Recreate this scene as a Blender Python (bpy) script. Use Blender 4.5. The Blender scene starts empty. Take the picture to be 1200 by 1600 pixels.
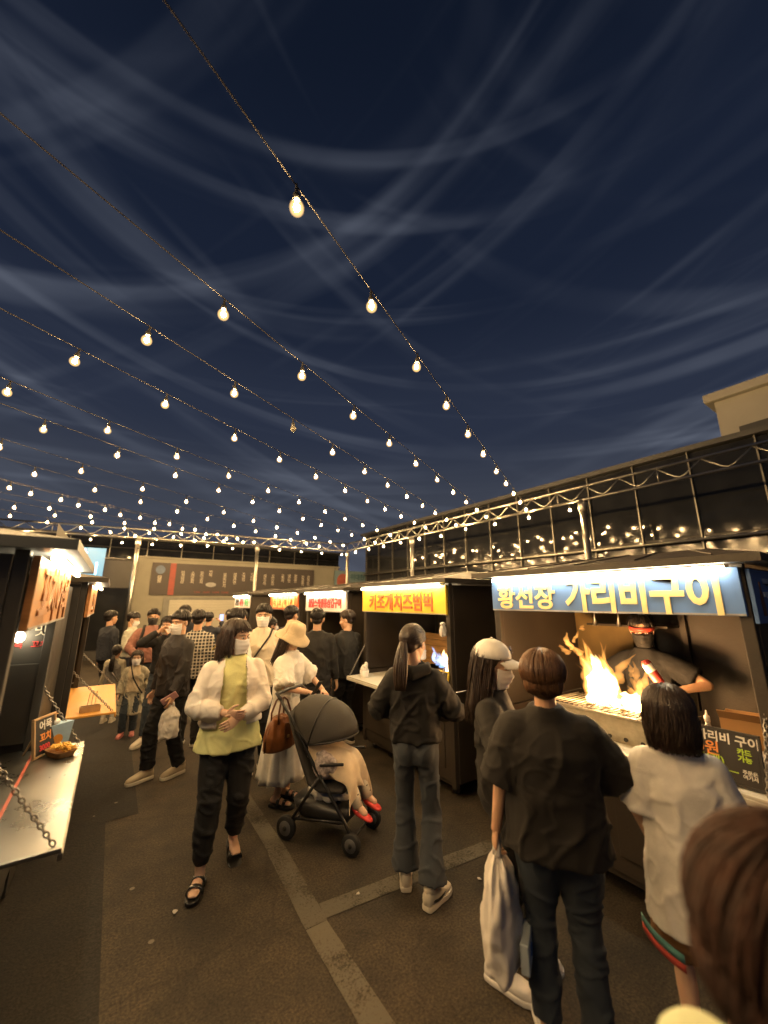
import bpy, bmesh, math, random
import numpy as np
from mathutils import Vector, Matrix, Quaternion

random.seed(7)
rng = np.random.default_rng(7)
S = bpy.context.scene
COL = S.collection
R = math.radians

# ---------------------------------------------------------------- camera, sky, exposure
cam_d = bpy.data.cameras.new('camera')
cam_d.sensor_fit = 'HORIZONTAL'; cam_d.sensor_width = 36.0; cam_d.lens = 18.0
cam_d.clip_start = 0.05; cam_d.clip_end = 2000
cam_d.dof.use_dof = True; cam_d.dof.focus_distance = 3.3; cam_d.dof.aperture_fstop = 1.25
cam = bpy.data.objects.new('camera', cam_d); COL.objects.link(cam)
cam.location = (0, 0, 1.85)
cam.rotation_euler = (R(90 + 13.1), 0, R(-34.5))
S.camera = cam

S.render.engine = 'CYCLES'
S.cycles.use_denoising = True
S.cycles.max_bounces = 5; S.cycles.diffuse_bounces = 2; S.cycles.glossy_bounces = 2
S.cycles.use_adaptive_sampling = True; S.cycles.adaptive_threshold = 0.02; S.cycles.adaptive_min_samples = 32
S.cycles.transmission_bounces = 4; S.cycles.transparent_max_bounces = 12; S.cycles.volume_bounces = 0
S.cycles.caustics_reflective = False; S.cycles.caustics_refractive = False
S.cycles.sample_clamp_indirect = 4.0
S.view_settings.view_transform = 'Standard'; S.view_settings.look = 'None'
S.view_settings.exposure = 0.6; S.view_settings.gamma = 1.0
S.view_settings.use_curve_mapping = False

W = bpy.data.worlds.new('World'); S.world = W; W.use_nodes = True
nt = W.node_tree; nt.nodes.clear()
def nd(t, **k):
    n = nt.nodes.new(t)
    for a, b in k.items(): setattr(n, a, b)
    return n
def lk(a, b): nt.links.new(a, b)
def mth(op, a, b=None, clamp=False):
    n = nd('ShaderNodeMath', operation=op, use_clamp=clamp)
    for i, v in enumerate((a, b)):
        if v is None: continue
        if isinstance(v, (int, float)): n.inputs[i].default_value = v
        else: lk(v, n.inputs[i])
    return n.outputs[0]
tc = nd('ShaderNodeTexCoord'); sep = nd('ShaderNodeSeparateXYZ'); lk(tc.outputs['Generated'], sep.inputs[0])
sky = nd('ShaderNodeTexSky', sky_type='NISHITA'); sky.sun_disc = False
sky.sun_elevation = R(-4.0); sky.sun_rotation = R(200); sky.air_density = 1.0; sky.dust_density = 0.4; sky.ozone_density = 4.0
# night gradient: town glow low down, deep blue overhead, the same all round
el = mth('ABSOLUTE', sep.outputs[2])
ramp = nd('ShaderNodeValToRGB'); lk(el, ramp.inputs[0])
cr = ramp.color_ramp; cr.interpolation = 'EASE'
cr.elements[0].position = 0.0; cr.elements[0].color = (0.050, 0.055, 0.073, 1)
cr.elements[1].position = 0.95; cr.elements[1].color = (0.0032, 0.0055, 0.0125, 1)
for p_, c_ in ((.2, (.033, .038, .053, 1)), (.42, (.0150, .0200, .036, 1)), (.68, (.0064, .0100, .0215, 1))): e = cr.elements.new(p_); e.color = c_
# smears of lamp glare painted into the sky as thin streaks, at several slants
def streak(rx, ry, seed, sz, lo, hi, dist=.25):
    mp = nd('ShaderNodeMapping', vector_type='POINT'); lk(tc.outputs['Generated'], mp.inputs[0])
    mp.inputs['Rotation'].default_value = (R(rx), R(ry), 0)
    m2 = nd('ShaderNodeMapping'); lk(mp.outputs[0], m2.inputs[0]); m2.inputs['Location'].default_value = (seed, seed*.7, seed*.3); m2.inputs['Scale'].default_value = (.6, .6, sz)
    wv = nd('ShaderNodeTexNoise'); lk(m2.outputs[0], wv.inputs['Vector'])
    wv.inputs['Scale'].default_value = 1.0; wv.inputs['Detail'].default_value = 2.5; wv.inputs['Roughness'].default_value = 0.5; wv.inputs['Distortion'].default_value = dist
    m = nd('ShaderNodeMapRange', interpolation_type='SMOOTHSTEP'); lk(wv.outputs[0], m.inputs[0])
    m.inputs[1].default_value = lo; m.inputs[2].default_value = hi
    return m.outputs[0]
st = 0.0
for (rx, ry, seed, sz, w) in ((14, 16, 3.1, 18, .6), (-10, -24, 8.7, 15, .65), (8, 34, 14.2, 15, .45), (-4, 3, 21.3, 24, .6), (20, -8, 30.9, 20, .5), (3, -12, 41.7, 27, .55)):
    st = mth('ADD', st, mth('MULTIPLY', streak(rx, ry, seed, sz, .54, .74), w))
broad = nd('ShaderNodeTexNoise'); lk(tc.outputs['Generated'], broad.inputs['Vector']); broad.inputs['Scale'].default_value = 2.2; broad.inputs['Detail'].default_value = 3
bm_ = nd('ShaderNodeMapRange'); lk(broad.outputs[0], bm_.inputs[0]); bm_.inputs[1].default_value = .38; bm_.inputs[2].default_value = .66; bm_.inputs[3].default_value = .15; bm_.inputs[4].default_value = 1.0
low_ = nd('ShaderNodeMapRange'); lk(el, low_.inputs[0]); low_.inputs[1].default_value = .05; low_.inputs[2].default_value = .85; low_.inputs[3].default_value = 1.0; low_.inputs[4].default_value = .6
fade = mth('MULTIPLY', mth('MULTIPLY', mth('MULTIPLY', st, bm_.outputs[0]), low_.outputs[0]), 0.72)
mix = nd('ShaderNodeMix', data_type='RGBA'); mix.blend_type = 'MIX'
lk(mth('MINIMUM', fade, 1.0), mix.inputs[0]); lk(ramp.outputs[0], mix.inputs[6]); mix.inputs[7].default_value = (0.092, 0.104, 0.135, 1)
b1 = nd('ShaderNodeBackground'); lk(sky.outputs[0], b1.inputs[0]); b1.inputs[1].default_value = 0.01
b2 = nd('ShaderNodeBackground'); lk(mix.outputs[2], b2.inputs[0]); b2.inputs[1].default_value = 1.0
ad = nd('ShaderNodeAddShader'); lk(b1.outputs[0], ad.inputs[0]); lk(b2.outputs[0], ad.inputs[1])
wo = nd('ShaderNodeOutputWorld'); lk(ad.outputs[0], wo.inputs[0])

# ---------------------------------------------------------------- materials
MATS = {}
def M(name, col, rough=.6, metal=0., var=.18, scale=6., bump=0., bscale=40., emit=0., ecol=None, spec=.5,
      island=0., trans=0., alpha=1., sss=0., sheen=0., stretch=None):
    if name in MATS: return MATS[name]
    m = bpy.data.materials.new(name); m.use_nodes = True; t = m.node_tree; n = t.nodes; l = t.links
    p = n['Principled BSDF']
    co = n.new('ShaderNodeTexCoord'); src = co.outputs['Object']
    if stretch:
        mp = n.new('ShaderNodeMapping'); mp.inputs['Scale'].default_value = stretch; l.new(src, mp.inputs[0]); src = mp.outputs[0]
    nz = n.new('ShaderNodeTexNoise'); nz.inputs['Scale'].default_value = scale; nz.inputs['Detail'].default_value = 5; nz.inputs['Roughness'].default_value = .6
    l.new(src, nz.inputs['Vector'])
    c = np.array(col[:3])
    rp = n.new('ShaderNodeValToRGB'); l.new(nz.outputs[0], rp.inputs[0])
    rp.color_ramp.elements[0].position = .3; rp.color_ramp.elements[1].position = .72
    rp.color_ramp.elements[0].color = (*np.clip(c * (1 - var), 0, 1), 1); rp.color_ramp.elements[1].color = (*np.clip(c * (1 + var), 0, 1), 1)
    cout = rp.outputs[0]
    if island:
        g = n.new('ShaderNodeNewGeometry'); mr = n.new('ShaderNodeMapRange'); l.new(g.outputs['Random Per Island'], mr.inputs[0])
        mr.inputs[3].default_value = 1 - island; mr.inputs[4].default_value = 1 + island
        mx = n.new('ShaderNodeMix'); mx.data_type = 'RGBA'; mx.blend_type = 'MULTIPLY'; mx.inputs[0].default_value = 1
        l.new(cout, mx.inputs[6]); l.new(mr.outputs[0], mx.inputs[7]); cout = mx.outputs[2]
    l.new(cout, p.inputs['Base Color'])
    rr = n.new('ShaderNodeMapRange'); l.new(nz.outputs[0], rr.inputs[0]); rr.inputs[1].default_value = .3; rr.inputs[2].default_value = .7
    rr.inputs[3].default_value = max(0, rough - .08); rr.inputs[4].default_value = min(1, rough + .08); l.new(rr.outputs[0], p.inputs['Roughness'])
    p.inputs['Metallic'].default_value = metal; p.inputs['Specular IOR Level'].default_value = spec
    p.inputs['Transmission Weight'].default_value = trans; p.inputs['Alpha'].default_value = alpha
    if sss:
        p.inputs['Subsurface Weight'].default_value = sss; p.inputs['Subsurface Radius'].default_value = (.02, .008, .004); p.inputs['Subsurface Scale'].default_value = .5
    if sheen: p.inputs['Sheen Weight'].default_value = sheen
    if bump:
        b = n.new('ShaderNodeTexNoise'); b.inputs['Scale'].default_value = bscale; b.inputs['Detail'].default_value = 4; l.new(src, b.inputs['Vector'])
        bp = n.new('ShaderNodeBump'); bp.inputs['Strength'].default_value = bump; bp.inputs['Distance'].default_value = .01
        l.new(b.outputs[0], bp.inputs['Height']); l.new(bp.outputs[0], p.inputs['Normal'])
    if emit:
        p.inputs['Emission Color'].default_value = (*(ecol or col)[:3], 1); p.inputs['Emission Strength'].default_value = emit
    MATS[name] = m
    return m

WARM = (1.0, .62, .26)
LEDW = (1.0, .82, .52)

# ---------------------------------------------------------------- mesh helpers
class G:
    """collects vertices and faces"""
    def __init__(s): s.v = []; s.f = []
    def add(s, v, f):
        o = len(s.v); s.v += [tuple(p) for p in v]; s.f += [tuple(i + o for i in q) for q in f]; return s
    def box(s, a, b):
        x0, x1 = sorted((a[0], b[0])); y0, y1 = sorted((a[1], b[1])); z0, z1 = sorted((a[2], b[2]))
        return s.add([(x0,y0,z0),(x1,y0,z0),(x1,y1,z0),(x0,y1,z0),(x0,y0,z1),(x1,y0,z1),(x1,y1,z1),(x0,y1,z1)],
                     [(0,3,2,1),(4,5,6,7),(0,1,5,4),(1,2,6,5),(2,3,7,6),(3,0,4,7)])
    def loft(s, rings, n=16, pw=2.0, cap=True):
        """rings: (center, xaxis, yaxis, rx, ry)"""
        v = []; f = []
        for c, ax, ay, rx, ry in rings:
            c = Vector(c)
            for i in range(n):
                a = 2 * math.pi * i / n; ca, sa = math.cos(a), math.sin(a)
                if pw != 2.0:
                    ca = math.copysign(abs(ca) ** (2 / pw), ca); sa = math.copysign(abs(sa) ** (2 / pw), sa)
                v.append(c + Vector(ax) * (rx * ca) + Vector(ay) * (ry * sa))
        m = len(rings)
        for k in range(m - 1):
            for i in range(n):
                j = (i + 1) % n
                f.append((k*n+i, k*n+j, (k+1)*n+j, (k+1)*n+i))
        if cap:
            f.append(tuple(range(n - 1, -1, -1))); f.append(tuple((m-1)*n+i for i in range(n)))
        return s.add(v, f)
    def tube(s, path, rad, n=8, up=None, flat=1.0, cap=True):
        P = [Vector(p) for p in path]
        rad = [rad] * len(P) if isinstance(rad, (int, float)) else rad
        T = []
        for i in range(len(P)):
            d = P[min(i+1, len(P)-1)] - P[max(i-1, 0)]
            T.append(d.normalized() if d.length > 1e-9 else Vector((0,0,1)))
        u = Vector(up) if up else (Vector((0,0,1)) if abs(T[0].z) < .9 else Vector((0,1,0)))
        rings = []
        ax = u.cross(T[0])
        if ax.length < 1e-4: ax = Vector((1,0,0)).cross(T[0])
        ax.normalize()
        for p, t, r in zip(P, T, rad):
            ax = (ax - t * ax.dot(t)); ax.normalize(); ay = t.cross(ax)
            rings.append((p, ax, ay, r, r * flat))
        return s.loft(rings, n, cap=cap)
    def caps(s, p0, p1, r0, r1, n=12, k=3):
        """round-ended tapered capsule"""
        p0 = Vector(p0); p1 = Vector(p1); d = p1 - p0; L = d.length
        d = d / L if L > 1e-6 else Vector((0,0,1))
        path = []; rad = []
        for i in range(k):
            a = (i + .15) / k * math.pi / 2; path.append(p0 - d * (r0 * math.cos(a))); rad.append(r0 * math.sin(a))
        path.append(p0); rad.append(r0); path.append(p1 if L > 1e-6 else p0 + d*1e-4); rad.append(r1)
        for i in range(k - 1, -1, -1):
            a = (i + .15) / k * math.pi / 2; path.append(p1 + d * (r1 * math.cos(a))); rad.append(r1 * math.sin(a))
        T = d; u = Vector((0,0,1)) if abs(T.z) < .9 else Vector((0,1,0))
        ax = u.cross(T).normalized(); ay = T.cross(ax)
        return s.loft([(p, ax, ay, r, r) for p, r in zip(path, rad)], n)
    def ell(s, c, r, rot=None, nu=16, nv=10):
        c = Vector(c); rot = rot or Matrix.Identity(3)
        rings = []
        for k in range(nv + 1):
            t = math.pi * (k + .0) / nv; t = min(max(t, .06), math.pi - .06)
            rings.append((c + rot @ Vector((0, 0, -r[2] * math.cos(t))), rot @ Vector((1,0,0)), rot @ Vector((0,1,0)), r[0] * math.sin(t), r[1] * math.sin(t)))
        return s.loft(rings, nu)
    def lathe(s, prof, c=(0,0,0), n=20, wob=None):
        v = []; f = []; c = Vector(c)
        for k, (r, z) in enumerate(prof):
            for i in range(n):
                a = 2*math.pi*i/n; rr = r * (wob(a, k) if wob else 1)
                v.append(c + Vector((rr*math.cos(a), rr*math.sin(a), z)))
        m = len(prof)
        for k in range(m-1):
            for i in range(n):
                j = (i+1) % n; f.append((k*n+i, k*n+j, (k+1)*n+j, (k+1)*n+i))
        f.append(tuple(range(n-1,-1,-1))); f.append(tuple((m-1)*n+i for i in range(n)))
        return s.add(v, f)
    def prism(s, poly, off):
        """polygon (list of 3D points) pushed along off"""
        n = len(poly); off = Vector(off)
        v = [Vector(p) for p in poly] + [Vector(p) + off for p in poly]
        f = [tuple(range(n-1,-1,-1)), tuple(range(n, 2*n))] + [(i, (i+1)%n, n+(i+1)%n, n+i) for i in range(n)]
        return s.add(v, f)
    def grid(s, pts, thick=None, off=None):
        """rows of points -> sheet; with thick, closed shell pushed along off vectors"""
        nr = len(pts); nc = len(pts[0]); v = [p for r in pts for p in r]
        f = [(i*nc+j, i*nc+j+1, (i+1)*nc+j+1, (i+1)*nc+j) for i in range(nr-1) for j in range(nc-1)]
        return s.add(v, f)
    def mesh(s, name='m'):
        me = bpy.data.meshes.new(name); me.from_pydata([tuple(p) for p in s.v], [], s.f); me.update()
        return me

def fixn(me):
    bm = bmesh.new(); bm.from_mesh(me); bmesh.ops.recalc_face_normals(bm, faces=bm.faces); bm.to_mesh(me); bm.free()
def shade(me, on=True):
    me.polygons.foreach_set('use_smooth', [on] * len(me.polygons)); me.update()

def ob(name, g, mat, parent=None, smooth=False, bev=0, loc=None, solid=0, sub=0):
    me = g if isinstance(g, bpy.types.Mesh) else g.mesh(name)
    if not isinstance(g, bpy.types.Mesh): fixn(me)
    o = bpy.data.objects.new(name, me); COL.objects.link(o)
    ms = mat if isinstance(mat, (list, tuple)) else [mat]
    if len(me.materials) == 0:
        for m in ms: me.materials.append(m)
    if smooth: shade(me)
    if parent is not None: o.parent = parent
    if loc is not None: o.location = loc
    if solid:
        md = o.modifiers.new('solid', 'SOLIDIFY'); md.thickness = solid; md.offset = 0
    if sub:
        md = o.modifiers.new('sub', 'SUBSURF'); md.levels = sub; md.render_levels = sub
    if bev:
        md = o.modifiers.new('bev', 'BEVEL'); md.width = bev; md.segments = 2; md.limit_method = 'ANGLE'
    return o
def dup(o, parent=None, loc=None):
    c = o.copy(); COL.objects.link(c); c.parent = parent
    if loc is not None: c.location = loc
    return c
def empty(name, loc=(0,0,0), rz=0):
    o = bpy.data.objects.new(name, None); COL.objects.link(o); o.location = loc; o.rotation_euler = (0,0,rz); o.empty_display_size = .1
    return o
def tag(o, label, cat, group=None):
    o['label'] = label; o['category'] = cat
    if group: o['group'] = group
    return o
def struct(o): o['kind'] = 'structure'; return o

TMP = bpy.data.scenes.new('workshop')      # shapes are finished here, apart from the big scene, then the scene is removed
def evaluated(o):
    TMP.collection.objects.link(o); vl = TMP.view_layers[0]; vl.update()
    r = bpy.data.meshes.new_from_object(o.evaluated_get(vl.depsgraph)); bpy.data.objects.remove(o); return r
def remesh(g, vox, it=4, fac=.5):
    me = g.mesh('tmp'); o = bpy.data.objects.new('tmp', me)
    fixn(me)
    m = o.modifiers.new('r', 'REMESH'); m.mode = 'VOXEL'; m.voxel_size = vox
    if it:
        sm = o.modifiers.new('s', 'SMOOTH'); sm.factor = fac; sm.iterations = it
    r = evaluated(o); bpy.data.meshes.remove(me); r.materials.clear()
    return r
def join_meshes(ms):
    g = G()
    for me in ms:
        co = np.empty(len(me.vertices) * 3); me.vertices.foreach_get('co', co)
        g.add(co.reshape(-1, 3).tolist(), [tuple(p.vertices) for p in me.polygons])
        bpy.data.meshes.remove(me)
    return g.mesh('joined')
def vnoise(P, freq, seed, oct=3):
    """cheap smooth noise from warped sines, P (n,3) -> (n,)"""
    r = np.random.default_rng(seed); out = np.zeros(len(P)); amp = 1.; tot = 0
    for k in range(oct):
        for j in range(4):
            d = r.normal(size=3); d /= np.linalg.norm(d); ph = r.uniform(0, 6.28)
            w = r.normal(size=3)
            out += amp * np.sin(P @ d * freq * (1 + .3 * j) + ph + 1.4 * np.sin(P @ w * freq * .45 + ph * 2))
        tot += amp * 4; amp *= .5; freq *= 1.9
    return out / tot * 2
def displace(me, fn):
    n = len(me.vertices); co = np.empty(n*3); me.vertices.foreach_get('co', co); co = co.reshape(-1,3)
    no = np.empty(n*3); me.vertices.foreach_get('normal', no); no = no.reshape(-1,3)
    co = fn(co, no); me.vertices.foreach_set('co', co.ravel()); me.update()

def text(s, size, mat, parent, mw, name='lettering', bold=0., ext=.004, align='CENTER', sx=1., line=1.0):
    """flat raised lettering; mw is the matrix that places its XY plane"""
    c = bpy.data.curves.new(name, 'FONT'); c.body = s; c.size = size; c.extrude = ext; c.offset = bold
    c.align_x = align; c.align_y = 'CENTER'; c.resolution_u = 3; c.space_line = line
    o = bpy.data.objects.new(name, c)
    me = evaluated(o)
    me.transform(mw @ Matrix.Diagonal((sx, 1, 1, 1)))
    me.materials.clear()
    return ob(name, me, mat, parent)
def frame(o, x, y):
    """matrix with given origin, x axis and y axis"""
    x = Vector(x).normalized(); y = Vector(y); y = (y - x * y.dot(x)).normalized(); z = x.cross(y)
    m = Matrix((x, y, z)).transposed().to_4x4(); m.translation = Vector(o); return m
# ---------------------------------------------------------------- ground
def asphalt():
    m = bpy.data.materials.new('asphalt'); m.use_nodes = True; t = m.node_tree; n = t.nodes; l = t.links; p = n['Principled BSDF']
    co = n.new('ShaderNodeTexCoord')
    def nz(sc, det=6, rg=.6):
        q = n.new('ShaderNodeTexNoise'); q.inputs['Scale'].default_value = sc; q.inputs['Detail'].default_value = det; q.inputs['Roughness'].default_value = rg
        l.new(co.outputs['Object'], q.inputs['Vector']); return q.outputs[0]
    a = nz(.55, 8, .65); b = nz(75, 4, .7); c = nz(2.6, 6, .7)
    r = n.new('ShaderNodeValToRGB'); l.new(a, r.inputs[0])
    r.color_ramp.elements[0].position = .3; r.color_ramp.elements[0].color = (.030, .0255, .020, 1)
    r.color_ramp.elements[1].position = .7; r.color_ramp.elements[1].color = (.088, .071, .050, 1)
    r2 = n.new('ShaderNodeValToRGB'); l.new(b, r2.inputs[0]); r2.color_ramp.elements[0].position = .35; r2.color_ramp.elements[1].position = .72
    r2.color_ramp.elements[0].color = (.42, .42, .42, 1); r2.color_ramp.elements[1].color = (1.7, 1.65, 1.55, 1)
    r3 = n.new('ShaderNodeValToRGB'); l.new(c, r3.inputs[0]); r3.color_ramp.elements[0].position = .34; r3.color_ramp.elements[1].position = .6
    r3.color_ramp.elements[0].color = (.5, .5, .5, 1); r3.color_ramp.elements[1].color = (1.08, 1.05, 1, 1)
    x = n.new('ShaderNodeMix'); x.data_type = 'RGBA'; x.blend_type = 'MULTIPLY'; x.inputs[0].default_value = 1; l.new(r.outputs[0], x.inputs[6]); l.new(r2.outputs[0], x.inputs[7])
    y = n.new('ShaderNodeMix'); y.data_type = 'RGBA'; y.blend_type = 'MULTIPLY'; y.inputs[0].default_value = 1; l.new(x.outputs[2], y.inputs[6]); l.new(r3.outputs[0], y.inputs[7])
    # fallen grey crumbs and old gum, with a shape of their own
    vo = n.new('ShaderNodeTexVoronoi'); vo.inputs['Scale'].default_value = 3.2; l.new(co.outputs['Object'], vo.inputs['Vector'])
    lt = n.new('ShaderNodeMath'); lt.operation = 'LESS_THAN'; lt.inputs[1].default_value = .05; l.new(vo.outputs['Distance'], lt.inputs[0])
    z = n.new('ShaderNodeMix'); z.data_type = 'RGBA'; l.new(lt.outputs[0], z.inputs[0]); l.new(y.outputs[2], z.inputs[6]); z.inputs[7].default_value = (.17, .15, .12, 1)
    wp = n.new('ShaderNodeTexNoise'); wp.inputs['Scale'].default_value = 3; wp.inputs['Detail'].default_value = 4; l.new(co.outputs['Object'], wp.inputs['Vector'])
    va = n.new('ShaderNodeVectorMath'); va.operation = 'MULTIPLY_ADD'; va.inputs[1].default_value = (.35, .35, 0); l.new(wp.outputs['Color'], va.inputs[0]); l.new(co.outputs['Object'], va.inputs[2])
    ck = n.new('ShaderNodeTexVoronoi'); ck.feature = 'DISTANCE_TO_EDGE'; ck.inputs['Scale'].default_value = .62; l.new(va.outputs[0], ck.inputs['Vector'])
    cl = n.new('ShaderNodeMapRange'); l.new(ck.outputs['Distance'], cl.inputs[0]); cl.inputs[1].default_value = .0; cl.inputs[2].default_value = .012; cl.inputs[3].default_value = .78; cl.inputs[4].default_value = 1.0
    zz = n.new('ShaderNodeMix'); zz.data_type = 'RGBA'; zz.blend_type = 'MULTIPLY'; zz.inputs[0].default_value = 1; l.new(z.outputs[2], zz.inputs[6]); l.new(cl.outputs[0], zz.inputs[7])
    l.new(zz.outputs[2], p.inputs['Base Color'])
    rr = n.new('ShaderNodeMapRange'); l.new(c, rr.inputs[0]); rr.inputs[3].default_value = .62; rr.inputs[4].default_value = .95; l.new(rr.outputs[0], p.inputs['Roughness'])
    p.inputs['Specular IOR Level'].default_value = .35
    bp = n.new('ShaderNodeBump'); bp.inputs['Strength'].default_value = .55; bp.inputs['Distance'].default_value = .006; l.new(b, bp.inputs['Height']); l.new(bp.outputs[0], p.inputs['Normal'])
    return m
ASPH = asphalt()
def worn_paint(name, paint, amount):
    m = ASPH.copy(); m.name = name; t = m.node_tree; n = t.nodes; l = t.links; p = n['Principled BSDF']
    src = p.inputs['Base Color'].links[0].from_socket
    co = n.new('ShaderNodeTexCoord')
    a = n.new('ShaderNodeTexNoise'); a.inputs['Scale'].default_value = 70; a.inputs['Detail'].default_value = 4; a.inputs['Roughness'].default_value = .75; l.new(co.outputs['Object'], a.inputs['Vector'])
    b = n.new('ShaderNodeTexNoise'); b.inputs['Scale'].default_value = 3; b.inputs['Detail'].default_value = 5; l.new(co.outputs['Object'], b.inputs['Vector'])
    s = n.new('ShaderNodeMath'); s.operation = 'MULTIPLY'; l.new(a.outputs[0], s.inputs[0]); l.new(b.outputs[0], s.inputs[1])
    r = n.new('ShaderNodeValToRGB'); l.new(s.outputs[0], r.inputs[0]); r.color_ramp.elements[0].position = amount; r.color_ramp.elements[1].position = amount + .09
    x = n.new('ShaderNodeMix'); x.data_type = 'RGBA'; l.new(r.outputs[0], x.inputs[0]); l.new(src, x.inputs[6]); x.inputs[7].default_value = (*paint, 1)
    l.new(x.outputs[2], p.inputs['Base Color']); return m
g = G(); g.add([(-120,-120,0),(120,-120,0),(120,120,0),(-120,120,0)], [(0,1,2,3)])
struct(ob('ground', g, ASPH))
PAINT = worn_paint('worn_white_paint', (.128, .114, .086), .165)
PAINT2 = worn_paint('fainter_white_paint', (.105, .094, .072), .175)
def strip(name, a, b, w, mat, z=.004):
    a = Vector((*a, z)); b = Vector((*b, z)); d = (b - a).normalized(); s = Vector((-d.y, d.x, 0)) * w / 2
    g = G(); n = 24
    pts = []
    for i in range(n + 1):
        p = a.lerp(b, i / n); j = random.uniform(-.006, .006)
        pts += [p + s * (1 + j * 6), p - s * (1 + j * 4)]
    g.add(pts, [(2*i, 2*i+1, 2*i+3, 2*i+2) for i in range(n)])
    return struct(ob(name, g, mat))
strip('parking_line', (1.205, .3), (1.225, 2.48), .135, PAINT)
strip('parking_line', (1.227, 2.485), (1.27, 3.275), .138, PAINT2)
strip('parking_line', (1.275, 3.28), (1.33, 8.5), .13, PAINT2)
strip('parking_line', (1.30, 2.56), (2.75, 2.40), .13, PAINT2)
strip('parking_line', (.6, -.2), (1.15, -.25), .13, PAINT2)
# shadow of the left stalls, put into the ground as a darker asphalt strip
SHADA = ASPH.copy(); SHADA.name = 'shaded_asphalt'
for q in SHADA.node_tree.nodes:
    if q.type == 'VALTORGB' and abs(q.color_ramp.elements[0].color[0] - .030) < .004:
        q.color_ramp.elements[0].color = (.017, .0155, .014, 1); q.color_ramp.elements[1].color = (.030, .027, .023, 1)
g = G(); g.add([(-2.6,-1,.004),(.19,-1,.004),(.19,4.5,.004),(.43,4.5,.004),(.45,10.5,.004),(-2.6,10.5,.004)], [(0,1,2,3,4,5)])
struct(ob('stall_shadow_patch', g, SHADA))

# ---------------------------------------------------------------- string lights and trusses
STEEL = M('galvanised_steel', (.36, .35, .32), .34, .95, .10, 5)
STEELD = M('dull_steel', (.36, .35, .33), .42, .9, .2, 10)
BULB = M('bulb_glow', (1, .8, .5), .3, 0, 0, 1, emit=1500., ecol=WARM)
SOCK = M('black_rubber', (.02, .02, .02), .6)
BULBOFF = M('unlit_bulb_glass', (.5, .48, .4), .12, 0, .1, 5, trans=.7)
CABLE = M('pale_cable', (.045, .043, .04), 1.0, 0, .1, 20, spec=.02)
gb = G(); gb.lathe([(.003,-.043),(.011,-.039),(.0155,-.029),(.0155,-.018),(.009,-.006)], n=8)
bulb_me = gb.mesh('bulb'); fixn(bulb_me); shade(bulb_me); bulb_me.materials.append(BULB)
def glow_volume(name, col, s_):
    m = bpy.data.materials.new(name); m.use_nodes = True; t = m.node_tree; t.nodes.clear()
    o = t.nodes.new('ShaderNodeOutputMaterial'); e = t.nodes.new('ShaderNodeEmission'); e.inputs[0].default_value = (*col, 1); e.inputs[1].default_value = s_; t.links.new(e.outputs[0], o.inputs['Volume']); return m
HALO = glow_volume('halo_glow', (1, .61, .21), 17.)  # amber glow added round each bulb core to shape a glare halo
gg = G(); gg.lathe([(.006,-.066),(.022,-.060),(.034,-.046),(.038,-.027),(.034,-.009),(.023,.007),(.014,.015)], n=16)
halo_me = gg.mesh('glow_halo'); fixn(halo_me); shade(halo_me); halo_me.materials.append(HALO)
gg = G(); gg.lathe([(.004,-.060),(.018,-.055),(.029,-.042),(.033,-.026),(.030,-.008),(.021,.008),(.014,.016)], n=10)
off_me = gg.mesh('unlit'); fixn(off_me); shade(off_me)
bulb_off = off_me; bulb_off.materials.append(BULBOFF)
gs = G(); gs.lathe([(.016,.0),(.019,.004),(.019,.030),(.010,.040),(.006,.085),(.004,.09)], n=8)
sock_me = gs.mesh('socket'); fixn(sock_me); shade(sock_me); sock_me.materials.append(SOCK)
ZB = 3.80
# far end on the truss, first bulb, spacing in x, number of bulbs
STR = [((7.45, 5.12), (.53, 1.52), .672, 11, 'nearest string of warm bulbs, passing right overhead'),
       ((7.45, 6.20), (.38, 2.50), .745, 10, 'second nearest string of warm bulbs counted from overhead'),
       ((7.45, 7.28), (-.04, 3.11), .73, 11, 'third nearest string of warm bulbs, with one bulb out'),
       ((7.45, 8.25), (-.54, 3.74), .735, 11, 'fourth nearest string of warm bulbs from overhead'),
       ((7.45, 9.85), (-1.06, 4.76), .775, 11, 'fifth nearest string of warm bulbs from overhead'),
       ((7.45, 11.15), (-.91, 5.62), .735, 12, 'sixth nearest string of warm bulbs from overhead'),
       ((7.45, 12.75), (-1.44, 6.66), .80, 11, 'seventh nearest string of warm bulbs, ending by the truss corner'),
       ((6.9, 13.55), (-1.24, 7.83), .72, 11, 'eighth nearest string of warm bulbs, ending on the back truss'),
       ((4.6, 13.85), (-1.76, 9.02), .68, 9, 'lower left string of warm bulbs of a close pair'),
       ((4.2, 14.05), (-1.51, 9.30), .70, 8, 'upper right string of warm bulbs of a close pair'),
       ((3.5, 14.1), (-2.1, 10.05), .70, 8, 'string of warm bulbs just below the close pair'),
       ((1.2, 14.5), (-2.2, 12.1), .62, 6, 'short last string of warm bulbs by the blue sign'),
       ((2.4, 14.30), (-2.0, 10.9), .66, 7, 'farthest string of warm bulbs before the back truss')]
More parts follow.
